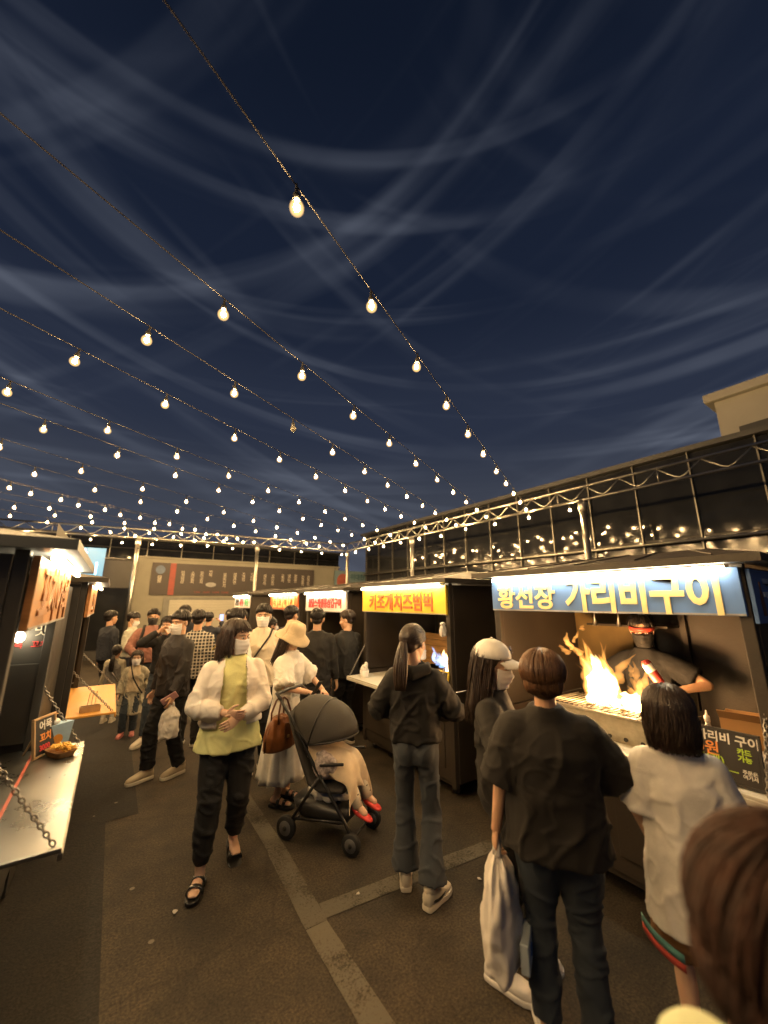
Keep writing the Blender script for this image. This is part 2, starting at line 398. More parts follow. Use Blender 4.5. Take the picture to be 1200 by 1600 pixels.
for si, (end, first, dx, nb, lab) in enumerate(STR):
    d = (Vector(end) - Vector(first)); sl = d.y / d.x
    x0 = -4.2
    root = empty('string_light', (x0, first[1] + sl * (x0 - first[0]), ZB)); tag(root, lab + ' across the dark sky', 'string light', 'strings of light bulbs over the market')
    bx = [first[0] + k * dx + random.uniform(-.03, .03) for k in range(-5, nb) if first[0] + k * dx < end[0] - .15 and first[0] + k * dx > x0 + .3 and not (si < 3 and k == -1)]
    g = G(); path = []
    for k in range(len(bx) * 4 + 1):
        x = x0 + (end[0] - x0) * k / (len(bx) * 4); path.append((x - x0, sl * (x - x0), 0.095 - .05 * math.sin(math.pi * k / (len(bx) * 4)) + .05))
    g.tube(path, .0036, 6)
    ob('cable', g, CABLE, root, True)
    for k, x in enumerate(bx):
        u = (x - x0) / (end[0] - x0); zz = -.05 * math.sin(math.pi * u) + .045
        off = (si == 2 and abs(x - 1.42) < .2)
        b = bpy.data.objects.new('light_bulb', bulb_off if off else bulb_me); COL.objects.link(b); b.parent = root
        b.location = (x - x0, sl * (x - x0), zz); b.rotation_euler = (random.uniform(-.12, .12), random.uniform(-.12, .12), random.uniform(0, 6))
        if off: b['label'] = 'unlit bulb'
        else: gl = bpy.data.objects.new('glow_halo', halo_me); COL.objects.link(gl); gl.parent = b
        s_ = bpy.data.objects.new('socket', sock_me); COL.objects.link(s_); s_.parent = b; s_.location = (0, 0, .016)

def truss(label, a, b, zb, h=.27, seg=.62):
    a = Vector((*a, zb)); b = Vector((*b, zb)); L = (b - a).length; d = (b - a).normalized()
    root = empty('light_truss', a, math.atan2(d.y, d.x)); tag(root, label, 'truss', 'trusses round the yard')
    for y in (0,):
        for z in (0, h):
            ob('chord', G().tube([(0, y, z), (L, y, z)], .025, 10), STEEL, root, True)
    n = int(L / seg); pm = None
    for i in range(n):
        for y in (0,):
            if pm is None:
                o = ob('brace', G().tube([(0, 0, h - .02), (seg * .38, 0, .06), (seg * .5, 0, .03), (seg * .62, 0, .06), (seg, 0, h - .02)], .0125, 6), STEEL, root, True); pm = o
                o.location = (0, y, 0)
            else: dup(pm, root, (i * seg, y, 0))
    pr = None
    for i in range(0, n, 3):
        pr = ob('upright', G().tube([(0, 0, .02), (0, 0, h - .02)], .012, 6), STEEL, root, True) if pr is None else dup(pr, root)
        pr.location = (i * seg, 0, 0)
    return root
truss('silver lattice truss running along behind the stalls on the right', (7.45, -1.2), (7.45, 13.4), ZB + .02)
truss('silver lattice truss across the far end of the yard', (7.5, 13.5), (-4.4, 14.9), ZB + .02)
def post(label, x, y, r=.055, h=ZB):
    root = empty('truss_post', (x, y, 0)); tag(root, label, 'post', 'steel posts carrying the trusses')
    ob('pole', G().tube([(0, 0, 0), (0, 0, h)], r, 14), STEEL, root, True)
    ob('base_plate', G().box((-.2, -.2, .004), (.2, .2, .02)), STEELD, root, bev=.004)
    ob('clamp', G().lathe([(r+.004, h-.22), (r+.02, h-.21), (r+.02, h-.05), (r+.004, h-.04)], n=14), STEELD, root, True)
post('steel post behind the scallop stall with the blue sign', 7.4, 3.85, .06)
post('steel post behind the stall with the yellow sign', 7.45, 9.3, .06)
post('steel post at the far corner where both trusses meet', 7.5, 13.5)
post('steel post in front of the dark menu banner', 4.0, 13.8)
post('steel post beside the glowing blue sign on the left', .42, 14.35, .06)
# bulbs that hang along the trusses
for lab, pts in (('short string of bulbs clipped along the right truss', [(7.38, 2.2 + i * .95) for i in range(2, 12)]),
                 ('short string of bulbs clipped along the back truss', [(7.2 - i * .8, 13.42 + i * .11) for i in range(13)])):
    root = empty('string_light', (*pts[0], ZB)); tag(root, lab, 'string light', 'strings of light bulbs over the market')
    ob('cable', G().tube([(p[0]-pts[0][0], p[1]-pts[0][1], .0 + .03 * (i % 2)) for i, p in enumerate(pts)], .005, 5), CABLE, root, True)
    for i, p in enumerate(pts):
        b = bpy.data.objects.new('light_bulb', bulb_me); COL.objects.link(b); b.parent = root; b.location = (p[0]-pts[0][0], p[1]-pts[0][1], -.1 + random.uniform(-.05, .03))
        s_ = bpy.data.objects.new('socket', sock_me); COL.objects.link(s_); s_.parent = b; s_.location = (0, 0, .016)

# ---------------------------------------------------------------- halls and buildings behind
PANE = M('dark_tinted_pane', (.012, .013, .015), .05, 0, .25, 2.0, spec=.28)
FRM = M('aluminium_frame', (.16, .155, .14), .45, .8, .1, 10)
DKW = M('dark_painted_wall', (.03, .028, .026), .6, 0, .25, 3, .15, 25)
ROOFG = M('grey_sheet_roof', (.045, .046, .048), .5, .2, .15, 2)
def hall(label, a, b, ztop, z0, nb, roofdeg, depth, pipe_z):
    """long low hall: each bay has an upper and a lower pane between slim mullions"""
    a = Vector((*a, 0)); b = Vector((*b, 0)); L = (b - a).length; d = (b - a).normalized()
    root = empty('glass_hall', a, math.atan2(d.y, d.x)); tag(root, label, 'building')
    ob('wall', G().box((0, .06, 0), (L, .3, ztop - .02)), DKW, root)      # local +y is away from the yard
    ob('roof', G().prism([(-.3, -.12, ztop), (-.3, -.12, ztop + .10), (-.3, depth, ztop + .10 + depth * math.tan(R(roofdeg))), (-.3, depth, ztop)], (L + .6, 0, 0)), ROOFG, root)
    w = L / nb; pm = None; mm = None
    zs = [z0, (z0 + ztop) * .5 + .1, ztop]
    for i in range(nb):
        for k in range(2):
            nm = ob('pane', G().box((.02, 0, zs[k] + .02), (w - .02, .012, zs[k+1] - .02)), PANE, root) if pm is None or len(pm) < 2 else dup(pm[k], root)
            if pm is None: pm = [nm]
            elif len(pm) < 2: pm.append(nm)
            nm.location = (i * w, .02 + random.uniform(0, .01), 0); nm.rotation_euler = (random.uniform(-.002, .002), 0, random.uniform(-.010, .010))
        mo = ob('mullion', G().box((-.012, -.02, z0), (.012, .05, ztop)), FRM, root) if mm is None else dup(mm, root, (i * w, 0, 0))
        mm = mm or mo
    for z in (pipe_z,): ob('rail', G().tube([(0, -.12, z), (L, -.12, z)], .03, 10), STEEL, root, True)
    return root
hall('long dark glass hall behind the stalls on the right', (9.0, 14.5), (9.0, -2.5), 4.72, 1.2, 17, 4, 5, 2.98)
hall('dark glass hall behind the back truss, above the menu banner', (-7.5, 17.4), (9.2, 17.4), 4.15, 3.3, 14, 4, 6, 3.36)

# pale wall with the long menu banner
PALEW = M('pale_plaster', (.24, .23, .185), .8, 0, .10, 1.5, .1, 30)
root = empty('menu_building', (4.6, 16.9, 0)); tag(root, 'pale walled shop with shutter and long dark menu banner', 'building')
ob('wall', G().box((-4.1, 0, 0), (4.3, .3, 3.42)), PALEW, root)
ob('cornice', G().box((-4.15, -.06, 3.42), (4.35, .34, 3.50)), PALEW, root, bev=.01)
SHUT = M('pale_shutter', (.40, .385, .32), .5, 0, .08, 2)
ob('shutter_frame', G().box((-3.05, -.05, 0), (.35, .0, 2.0)), M('grey_door_frame', (.16, .16, .14), .5), root)
sh = ob('shutter', G().box((-2.85, -.09, 0), (.15, -.05, 1.9)), SHUT, root)
slat = None
for i in range(18):
    slat = ob('slat', G().box((-2.84, -.10, .02), (.14, -.09, .105)), SHUT, sh, bev=.004) if slat is None else dup(slat, sh, (0, 0, 0))
    slat.location = (0, 0, i * .105)
BANR = M('menu_banner_cloth', (.045, .036, .033), .6, 0, .2, 2)
bn = ob('menu_banner', G().box((-3.55, -.05, 2.08), (3.0, -.03, 3.28)), BANR, root)
CREAM = M('cream_print', (.50, .46, .38), .6); REDP = M('red_print', (.25, .05, .035), .6); GREYP = M('grey_print', (.30, .30, .29), .6)
ob('red_band', G().box((-2.95, -.056, 2.08), (-2.75, -.05, 3.28)), REDP, bn)
ob('logo_disc', G().loft([((-3.27, -.05, 3.02), (1,0,0), (0,0,1), .16, .16), ((-3.27, -.057, 3.02), (1,0,0), (0,0,1), .16, .16)], 20), M('blue_print', (.10, .14, .22), .6), bn)
def wtxt(s, size, mat, parent, loc, **k):
    return text(s, size, mat, parent, frame(loc, (1,0,0), (0,0,1)), **k)
wtxt('해\n물', .17, CREAM, bn, (-3.27, -.056, 2.66), line=.7)
cols = ['멍게해삼', '소라숙회', '문어숙회', '전복', '물회한접시', '해물라면', '조개찜', '가리비', '새우구이', '꼬막무침', '오징어', '매운탕', '회덮밥', '한치물회', '광어우럭']
xs = [-2.5, -2.15, -1.82, -1.5, -.95, -.55, -.2, .15, .7, 1.05, 1.5, 1.8, 2.1, 2.45, 2.72]
for s_, x in zip(cols, xs):
    wtxt('\n'.join(s_), .155, CREAM, bn, (x, -.056, 3.1 - .085 * len(s_)), line=.72)
ob('dish_print', G().loft([((-1.45, -.05, 2.5), (1,0,0), (0,0,1), .2, .09), ((-1.45, -.057, 2.5), (1,0,0), (0,0,1), .2, .09)], 18), GREYP, bn)
wtxt('5,000   10,000   15,000   20,000', .1, REDP, bn, (-1.4, -.056, 2.2))
# blue banner with a red disc
BLUB = M('pale_blue_banner', (.16, .24, .27), .6, 0, .1, 2)
root = empty('banner', (9.6, 16.7, 0)); tag(root, 'pale blue banner with red disc on posts right of the menu banner', 'banner')
ob('cloth', G().box((-1.0, 0, 2.3), (1.6, .03, 3.3)), BLUB, root)
for x in (-.95, 1.55): ob('post', G().tube([(x, .06, 0), (x, .06, 3.35)], .03, 8), STEELD, root, True)
ob('red_disc', G().loft([((-.55, 0, 2.8), (1,0,0), (0,0,1), .32, .36), ((-.55, -.006, 2.8), (1,0,0), (0,0,1), .32, .36)], 24), M('faded_red_print', (.36, .10, .07), .6), root)
wtxt('위대한밥상', .3, M('teal_print', (.05, .12, .15), .6), root, (.55, -.004, 3.0), bold=.006)

# glowing blue sign on the far left with its dark shop
root = empty('dark_shop', (-3.1, 16.2, 0)); tag(root, 'dark shop front under the glowing blue sign', 'building')
ob('wall', G().box((-4, 0, 0), (3.55, .3, 3.3)), DKW, root)
for x in (-1.0, .6, 2.2): ob('shop_pane', G().box((x, -.03, .3), (x + 1.3, -.01, 2.3)), PANE, root)
ob('awning_rail', G().tube([(-4, -.08, 3.28), (3.6, -.08, 3.28)], .03, 8), STEEL, root, True)
BLUS = M('lit_blue_panel', (.05, .14, .22), .4, 0, .15, 1.5, emit=.7, ecol=(.06, .30, .52))
CYAN = M('lit_cyan_letters', (.3, .8, 1), .4, 0, 0, 1, emit=3.0, ecol=(.25, .75, 1.0))
root = empty('shop_sign', (-1.35, 15.6, 0)); tag(root, 'glowing blue shop sign with bright handwritten letters behind the stalls', 'sign')
ob('panel', G().box((-1.1, 0, 2.62), (.95, .12, 3.55)), BLUS, root, bev=.01)
for x in (-.9, .8): ob('bracket', G().tube([(x, .1, 2.9), (x, .62, 2.9)], .03, 8), STEELD, root, True)
wtxt('대상', .42, CYAN, root, (.1, -.008, 3.28), bold=.004)
wtxt('다회식', .42, CYAN, root, (.25, -.008, 2.86), bold=.008)
# blue uplit ledge far left above the truss
root = empty('rooftop_light', (-.2, 18.5, 4.25)); tag(root, 'blue strip light on the roof edge above the glowing sign', 'light')
ob('tube', G().tube([(-.75, 0, .06), (.75, 0, .06)], .04, 8), M('blue_neon', (.1, .2, 1), .4, emit=4, ecol=(.12, .28, 1.0)), root, True)
for x in (-.6, .6): ob('foot', G().box((x - .03, -.03, -.02), (x + .03, .03, .03)), STEELD, root)

# big plain building top right and the grey block beside it
PLAS = M('beige_render_wall', (.48, .46, .39), .85, 0, .10, .6, .08, 12)
root = empty('rendered_building', (18, -4, 0)); tag(root, 'plain pale rendered building with a projecting cornice at top right', 'building')
ob('wall', G().box((-4, -6, 0), (6, 7.0, 7.6)), PLAS, root)
ob('cornice', G().box((-4.22, -6.2, 7.6), (6.2, 7.2, 7.86)), PLAS, root, bev=.03)
root = empty('annex_building', (12.2, -1.4, 0)); tag(root, 'dark grey annex under the pale building at the right edge', 'building')
ob('wall', G().box((-2.0, -3, 0), (2, 3.1, 5.15)), M('grey_panel_wall', (.13, .128, .12), .6, 0, .15, 1.0, .1, 15), root)
ob('roof', G().prism([(-2.2, -3.1, 5.15), (-2.2, 3.25, 5.15), (-2.2, 3.25, 5.3), (-2.2, -3.1, 5.5)], (4.4, 0, 0)), ROOFG, root)
ob('window', G().box((-2.05, .8, 3.3), (-2.0, 2.7, 4.5)), PANE, root)
for y in (.75, 1.72, 2.7): ob('window_bar', G().box((-2.08, y - .03, 3.28), (-2.04, y + .03, 4.52)), FRM, root)

# far apartment blocks, hardly lighter than the sky
APT = M('far_concrete', (.85, .85, .86), .85, 0, .08, .1)
WIND = M('far_dark_window', (.58, .60, .63), .5, 0, .2, .2)
def block(label, x, y, w, dpt, h, nf, nb):
    root = empty('apartment_block', (x, y, 0)); tag(root, label, 'building', 'apartment blocks behind the market')
    ob('wall', G().box((-w/2, 0, 0), (w/2, dpt, h)), APT, root)
    ob('roof', G().box((-w/2 - .2, -.2, h), (w/2 + .2, dpt + .2, h + .5)), APT, root)
    ob('stair_tower', G().box((-w*.12, dpt*.2, h + .5), (w*.12, dpt*.7, h + 2.6)), APT, root)
    pm = None; fh = h / nf; bw = w / nb
    for i in range(nf):
        for j in range(nb):
            pm = ob('window', G().box((-bw*.3, -.06, -fh*.28), (bw*.3, -.005, fh*.28)), WIND, root) if pm is None else dup(pm, root)
            pm.location = (-w/2 + (j + .5) * bw, 0, (i + .55) * fh)
    return root

SCRAP = M('scrap_paper', (.5, .46, .4), .8)
for k, (x, y, lab) in enumerate(((.55, 3.05, 'bottom left of the walking woman'), (1.05, 1.75, 'near the painted line at the bottom'), (.45, 1.95, 'beside the stainless counter'), (1.55, 2.55, 'between stroller and cross line'), (2.3, 2.2, 'by the yellow stall'))):
    g = G(); n = 7; pts = [(.016*math.cos(a)*random.uniform(.6, 1.3), .013*math.sin(a)*random.uniform(.6, 1.3), .006 + random.uniform(0, .008)) for a in [2*math.pi*i/n for i in range(n)]]
    g.prism(pts, (0, 0, .002)); o = ob('paper_scrap', g, SCRAP); o.location = (x, y, 0); tag(o, 'tiny pale paper scrap on the asphalt ' + lab, 'litter', 'scraps on the ground')
# ---------------------------------------------------------------- stalls
BLK = M('black_powder_coat', (.030, .027, .023), .45, .1, .25, 3, .12, 120)
BRN = M('dark_brown_panel', (.038, .029, .021), .55, 0, .25, 3, .12, 60)
ROOF = M('brown_sheet_roof', (.050, .043, .034), .5, .2, .25, 2.5, .15, 12)
SST = M('brushed_stainless', (.30, .29, .26), .30, .95, .06, 3, .015, 8)
CHN = M('chain_steel', (.30, .28, .25), .4, .9, .2, 30)
WHITEC = M('white_counter', (.70, .67, .58), .4, 0, .08, 4)
LED = M('led_tube_glow', (1, .95, .85), .4, 0, 0, 1, emit=46., ecol=LEDW)
LEDS = M('led_tube_small', (1, .95, .85), .4, 0, 0, 1, emit=30., ecol=LEDW)
def chain(parent, a, b, link=.028, r=.0032, mat=None, sag=.0):
    a = Vector(a); b = Vector(b); L = (b - a).length; n = max(3, int(L / (link * .74))); g = G()
    d = (b - a).normalized(); s = d.cross(Vector((0,0,1))); s = s.normalized() if s.length > .01 else Vector((1,0,0)); t = d.cross(s)
    for i in range(n):
        c = a.lerp(b, (i + .5) / n) - Vector((0,0,sag * math.sin(math.pi * (i + .5) / n))); w = s if i % 2 else t
        path = [c + d * (link*.5*math.cos(q)) + w * (link*.29*math.sin(q)) for q in [2*math.pi*k/10 for k in range(10)]]
        path.append(path[0]); g.tube(path, r, 5, cap=False)
    return ob('chain', g, mat or CHN, parent, True)
def stall(name, label, fx, side, y0, y1, sign, zc=.90, dz=0., depth=1.35, ctr=.27, cmat=None, chains=True, panel=None, roofm=None, led=True, ledm=None, ds=0.):
    """fx: front plane, side +1 opens towards -x (right row), -1 mirrored. local d runs into the stall"""
    root = empty(name, (fx + side * depth / 2, (y0 + y1) / 2, 0)); tag(root, label, 'food stall', 'food stalls along the alley')
    ym = (y0 + y1) / 2; h = (y1 - y0) / 2; o = depth / 2
    def P(d, y, z): return (side * (d - o), y, z)
    def B(name, d0, d1, ya, yb, za, zb, m, par=root, bev=.004): return ob(name, G().box(P(d0, ya, za), P(d1, yb, zb)), m, par, bev=bev)
    zt = 2.04 + dz; zs = 1.73 + dz + ds
    pm = panel or BLK
    B('front_panel', .012, .045, -h + .05, h - .05, .14, zc - .03, pm)
    for k in range(2): B('panel_trim', .002, .012, -h + .14 + k * h * .98, -h + .14 + k * h * .98 + h * .84, .24, zc - .12, pm, bev=.006)
    B('back_wall', depth - .03, depth, -h, h, .14, zt, pm)
    for s in (-1, 1):
        B('side_wall', .05, depth - .03, s * h - .015, s * h + .015, .14, zc + .05, pm)
        B('side_panel', .05, depth - .03, s * h - .012, s * h + .012, zc + .06, zt, pm)
        for d0 in (0, depth - .05): B('corner_post', d0, d0 + .05, s * (h - .025) - .03, s * (h - .025) + .03, .10, zt + .02, pm)
    B('floor_tray', .03, depth - .02, -h + .04, h - .04, .10, .14, pm)
    for s in (-1, 1):
        for d0 in (.12, depth - .12):
            w = ob('caster', G().loft([(P(d0 - .015 * 1, s * (h - .12), .05), (0,1,0), (0,0,1), .045, .045), (P(d0 + .02, s * (h - .12), .05), (0,1,0), (0,0,1), .045, .045)], 14), SOCK, root, True)
            ob('fork', G().box(P(d0 - .025, s*(h-.12) - .02, .05), P(d0 + .03, s*(h-.12) + .02, .105)), STEELD, w)
    # roof: low hip with a thick eave, seen from just below
    e = .16; zr = zt + .20
    rf = G(); ev = [P(-e, -h - .12, zt + .02), P(-e, h + .12, zt + .02), P(depth + .1, h + .12, zt + .02), P(depth + .1, -h - .12, zt + .02)]
    up = [(p[0], p[1], p[2] + .045) for p in ev]; rd = [P(depth * .55, -h + .35, zr), P(depth * .55, h - .35, zr)]
    rf.add(ev + up + rd, [(0,1,2,3), (0,1,5,4), (1,2,6,5), (2,3,7,6), (3,0,4,7), (4,5,9,8), (5,6,9), (6,7,8,9), (7,4,8)])
    r = ob('roof', rf, roofm or ROOF, root)
    for k in range(5):
        t = (k + .5) / 5; y = -h + .35 + (2 * h - .7) * t; ye = (-h - .12) + (2 * h + .24) * t
        ob('roof_seam', G().tube([P(-e + .01, ye, zt + .072), P(depth * .55, y, zr + .004)], .005, 5), roofm or ROOF, r)
    # counter flap
    cm = cmat or SST
    c = B('counter', -ctr, .42, -h + .02, h - .02, zc - .018, zc, cm, bev=.003)
    B('counter_rim', -ctr - .004, -ctr + .012, -h + .02, h - .02, zc - .045, zc - .019, cm, c, bev=.002)
    if chains:
        for s in (-1, 1): chain(root, P(-ctr + .03, s * (h - .05), zc + .005), P(.03, s * (h - .03), zc + .42))
    # sign
    if sign:
        sb = B('sign_board', -.035, -.006, -h + .01, h - .01, zs, zt - .0, sign['m'], bev=.003)
        B('sign_trim', -.038, -.034, -h + .012, h - .012, zs + .002, zs + .012, sign.get('trim', STEELD), sb, bev=0)
        xa = (0, -1, 0) if side > 0 else (0, 1, 0)
        for (s_, size, mt, dy, dzz, bold, sx) in sign.get('text', []):
            text(s_, size, mt, sb, frame(P(-.040, dy, (zs + zt) / 2 + dzz), xa, (0,0,1)), bold=bold, sx=sx)
        if led:
            lt = ob('led_tube', G().tube([P(-.075, -h + .06, zt - .005), P(-.075, h - .06, zt - .005)], .014, 8), ledm or LED, root, True)
            B('led_bracket', -.09, -.03, -h + .3, h - .3, zt + .011, zt + .016, STEELD, lt, 0)
    return root, P
CRM = M('cream_letters', (.85, .66, .30), .5, 0, .05); BLU = M('cornflower_sign', (.10, .21, .50), .45, 0, .06, 3)
YEL = M('yellow_sign', (.80, .56, .04), .5, 0, .05, 3); RBR = M('brick_red_letters', (.55, .13, .03), .5, 0, .05)
WHS = M('white_sign', (.78, .74, .70), .5, 0, .05); RDL = M('red_letters', (.62, .05, .05), .5); ORS = M('orange_sign', (.72, .16, .04), .5); YLB = M('pale_yellow_print', (.85, .70, .30), .5)
BKL = M('black_letters', (.03, .03, .03), .5); GRL = M('green_letters', (.10, .38, .14), .5)

st_b, Pb = stall('food_stall', 'scallop stall with cornflower blue sign, flames on its grill', 2.92, 1, .66, 2.44,
    dict(m=BLU, text=[('황선장', .205, CRM, .53, -.035, .005, 1.0), ('가리비구이', .275, CRM, -.32, -.02, .009, .77)]), panel=BRN, dz=.0, cmat=WHITEC, ctr=.16, ds=.04)
# side sign of the blue stall, facing the photographer's right
sd = ob('side_sign_board', G().box(Pb(.0, -.92, 1.73), Pb(.55, -.90, 2.03)), BLU, st_b, bev=.003)
text('구이', .2, M('pale_blue_letters', (.45, .55, .66), .5), sd, frame(Pb(.36, -.923, 1.88), (1,0,0), (0,0,1)), bold=.008)
ob('bottle_print', G().prism([Pb(.10, -.921, 1.77), Pb(.16, -.921, 1.77), Pb(.16, -.921, 1.87), Pb(.14, -.921, 1.91), Pb(.14, -.921, 1.96), Pb(.12, -.921, 1.96), Pb(.12, -.921, 1.91), Pb(.10, -.921, 1.87)], (0, -.003, 0)), M('brown_print', (.16, .07, .05), .5), sd)
st_y, Py = stall('food_stall', 'stall with yellow sign and red brick lettering between blue and pink stalls', 2.92, 1, 3.04, 4.74,
    dict(m=YEL, text=[('키조개치즈범벅', .222, RBR, 0, -.035, .006, .92)]), panel=BRN, dz=-.02, cmat=WHITEC)
st_p, Pp = stall('food_stall', 'stall with white sign and crowded red letters beyond the yellow one', 2.95, 1, 5.25, 6.78,
    dict(m=WHS, text=[('불닭스페셜통삼겹구이', .17, RDL, 0, -.02, .006, .80)]), panel=BRN, dz=-.05, cmat=WHITEC)
st_r, Pr = stall('food_stall', 'stall with red-orange sign holding four pale yellow blocks', 2.95, 1, 7.15, 8.75,
    dict(m=ORS, text=[]), panel=BRN, dz=-.05, cmat=WHITEC)
for c in st_r.children:
    if c.name.startswith('sign_board'):
        for k, ch in enumerate('타코야끼'):
            y = .48 - k * .32
            b = ob('print_block', G().box(Pr(-.041, y - .13, 1.72), Pr(-.036, y + .13, 1.94)), YLB, c)
            text(ch, .17, ORS, c, frame(Pr(-.045, y, 1.82), (0,-1,0), (0,0,1)), bold=.004)
st_w, Pw = stall('food_stall', 'small far stall with white sign in black, red and green letters', 2.9, 1, 10.2, 11.7,
    dict(m=WHS, text=[('한입', .2, BKL, .45, -.02, .006, 1), ('새우', .22, RDL, 0, -.02, .01, 1), ('튀김', .2, GRL, -.45, -.02, .006, 1)]), panel=BRN, dz=-.05, cmat=WHITEC)
WOODS = M('amber_wood_sign', (.42, .19, .06), .45, 0, .30, 3, .1, 20, stretch=(1, 1, 8)); WRD = M('dull_red_print', (.33, .145, .048), .5)
st_l, Pl = stall('food_stall', 'nearest stall on the left with amber sign and stainless counter', -.31, -1, 2.17, 3.66,
    dict(m=WOODS, text=[('꼬치어묵', .30, WRD, 0, -.02, .004, 1.1)]), dz=.0, panel=M('charcoal_panel', (.052, .049, .044), .5, 0, .2, 3), roofm=M('blue_grey_roof', (.10, .115, .13), .5, .2, .15, 2))
st_m, Pm = stall('food_stall', 'second stall on the left with orange counter and small lit sign', -.22, -1, 4.75, 6.35,
    dict(m=WOODS, text=[('핫바', .24, WRD, 0, -.02, .008, 1.1)]), zc=.82, dz=-.03, ctr=.38, cmat=M('orange_counter', (.72, .36, .07), .5, 0, .08, 3), chains=True, ledm=LEDS)
# upright grey end sheet on the roof of the nearest left stall
GS = M('pale_grey_sheet', (.33, .32, .28), .55, 0, .08, 2)
ob('end_sheet', G().prism([Pl(-.12, .77, 2.11), Pl(.10, .77, 2.11), Pl(.10, .77, 2.42)], (0, .02, 0)), GS, st_l)
# inside end wall of the nearest left stall: small stickers and a lamp
for (d, z, s_, m_, q_) in ((.075, 1.65, '맛', CREAM, .085), (.07, 1.56, '꼬치', RDL, .05), (.20, 1.56, '어묵', RDL, .05), (.11, 1.30, '어서오세요', CREAM, .025)):
    text(s_, q_, m_, st_l, frame(Pl(d, .728, z), (1,0,0), (0,0,1)), name='sticker')
lp = ob('work_lamp', G().ell(Pl(.17, .64, 1.62), (.030, .030, .034)), M('work_lamp_glow', (1, .9, .7), .4, emit=45, ecol=LEDW), st_l, True)
ob('lamp_cord', G().tube([Pl(.17, .64, 1.65), Pl(.17, .64, 2.0)], .004, 5), SOCK, lp)
ob('end_panel', G().box(Pl(.02, .70, .95), Pl(.30, .722, 1.44)), MATS['charcoal_panel'], st_l, bev=.004)
# small ledge shelf in the left stall
for z in (1.17,): ob('shelf', G().box(Pl(.2, .2, z), Pl(1.2, .72, z + .02)), BLK, st_l, bev=.003)

# navy menu board with red rings at the far left
NAVY = M('navy_board', (.030, .040, .060), .5, 0, .15, 2); RRING = M('coral_print', (.42, .10, .09), .5)
root = empty('menu_board', (-2.0, 4.3, 0)); tag(root, 'navy menu board with coral rings at the left edge', 'menu board')
ob('panel', G().box((-1.6, 0, .02), (.95, .05, 2.55)), NAVY, root, bev=.005)
for s in (-1.55, .9): ob('leg', G().box((s - .03, .05, 0), (s + .03, .12, 2.5)), STEELD, root)
for z in (2.27, 1.88, 1.5):
    for x in (.55, .08, -.5):
        g = G(); g.loft([((x, -.002, z), (1,0,0), (0,0,1), .135, .15), ((x, -.006, z), (1,0,0), (0,0,1), .135, .15)], 28)
        rg = ob('ring', g, RRING, root); ob('ring_centre', G().loft([((x, -.007, z), (1,0,0), (0,0,1), .085, .10), ((x, -.009, z), (1,0,0), (0,0,1), .085, .10)], 24), NAVY, rg)
text('해장', .16, GREYP, root, frame((.80, -.006, 2.2), (1,0,0), (0,0,1)))
# tall dark cabinet between the two left stalls
root = empty('cabinet', (-.72, 4.2, 0)); tag(root, 'tall black cabinet standing between the two left stalls', 'cabinet')
ob('case', G().box((-.45, -.42, .02), (.40, .42, 1.98)), BLK, root, bev=.008)
ob('door', G().box((-.38, -.435, .12), (.33, -.42, 1.30)), BLK, root, bev=.006)
ob('door_panel', G().box((-.38, -.435, 1.36), (.33, -.42, 1.9)), BLK, root, bev=.006)
text('品', .1, CREAM, root, frame((.12, -.424, 1.46), (1,0,0), (0,0,1)), name='sticker')
# ---------------------------------------------------------------- people
SKIN = M('skin', (.62, .37, .23), .5, 0, .08, 10, .06, 120, sss=.12)
SKIN2 = M('skin_fair', (.68, .43, .29), .5, 0, .08, 10, .06, 120, sss=.12)
EYEW = M('eye_white', (.6, .58, .55), .25); EYED = M('eye_dark', (.02, .014, .01), .2)
HBLK = M('black_hair', (.014, .011, .010), .36, 0, .3, 30, island=.5)
HDBR = M('dark_brown_hair', (.035, .022, .016), .38, 0, .3, 30, island=.5)
HBRN = M('brown_hair', (.12, .058, .028), .42, 0, .3, 30, island=.45)
HRED = M('reddish_brown_hair', (.10, .034, .014), .45, 0, .3, 30, island=.5)
MWHT = M('white_mask', (.78, .76, .74), .75, 0, .04, 20); MBLK = M('black_mask', (.02, .02, .02), .7)
def cloth(name, col, rough=.85, bump=.25, bs=220, var=.12): return M(name, col, rough, 0, var, 9, bump, bs, sheen=.02)
def ik(a, b, l1, l2, pole):
    a = Vector(a); b = Vector(b); d = b - a; L = d.length
    if L > (l1 + l2) * .999: b = a + d.normalized() * (l1 + l2) * .999; d = b - a; L = d.length
    u = d.normalized(); p = Vector(pole); p = p - u * p.dot(u); p.normalize()
    x = (l1*l1 - l2*l2 + L*L) / (2*L); y = math.sqrt(max(0, l1*l1 - x*x))
    return a + u*x + p*y, b
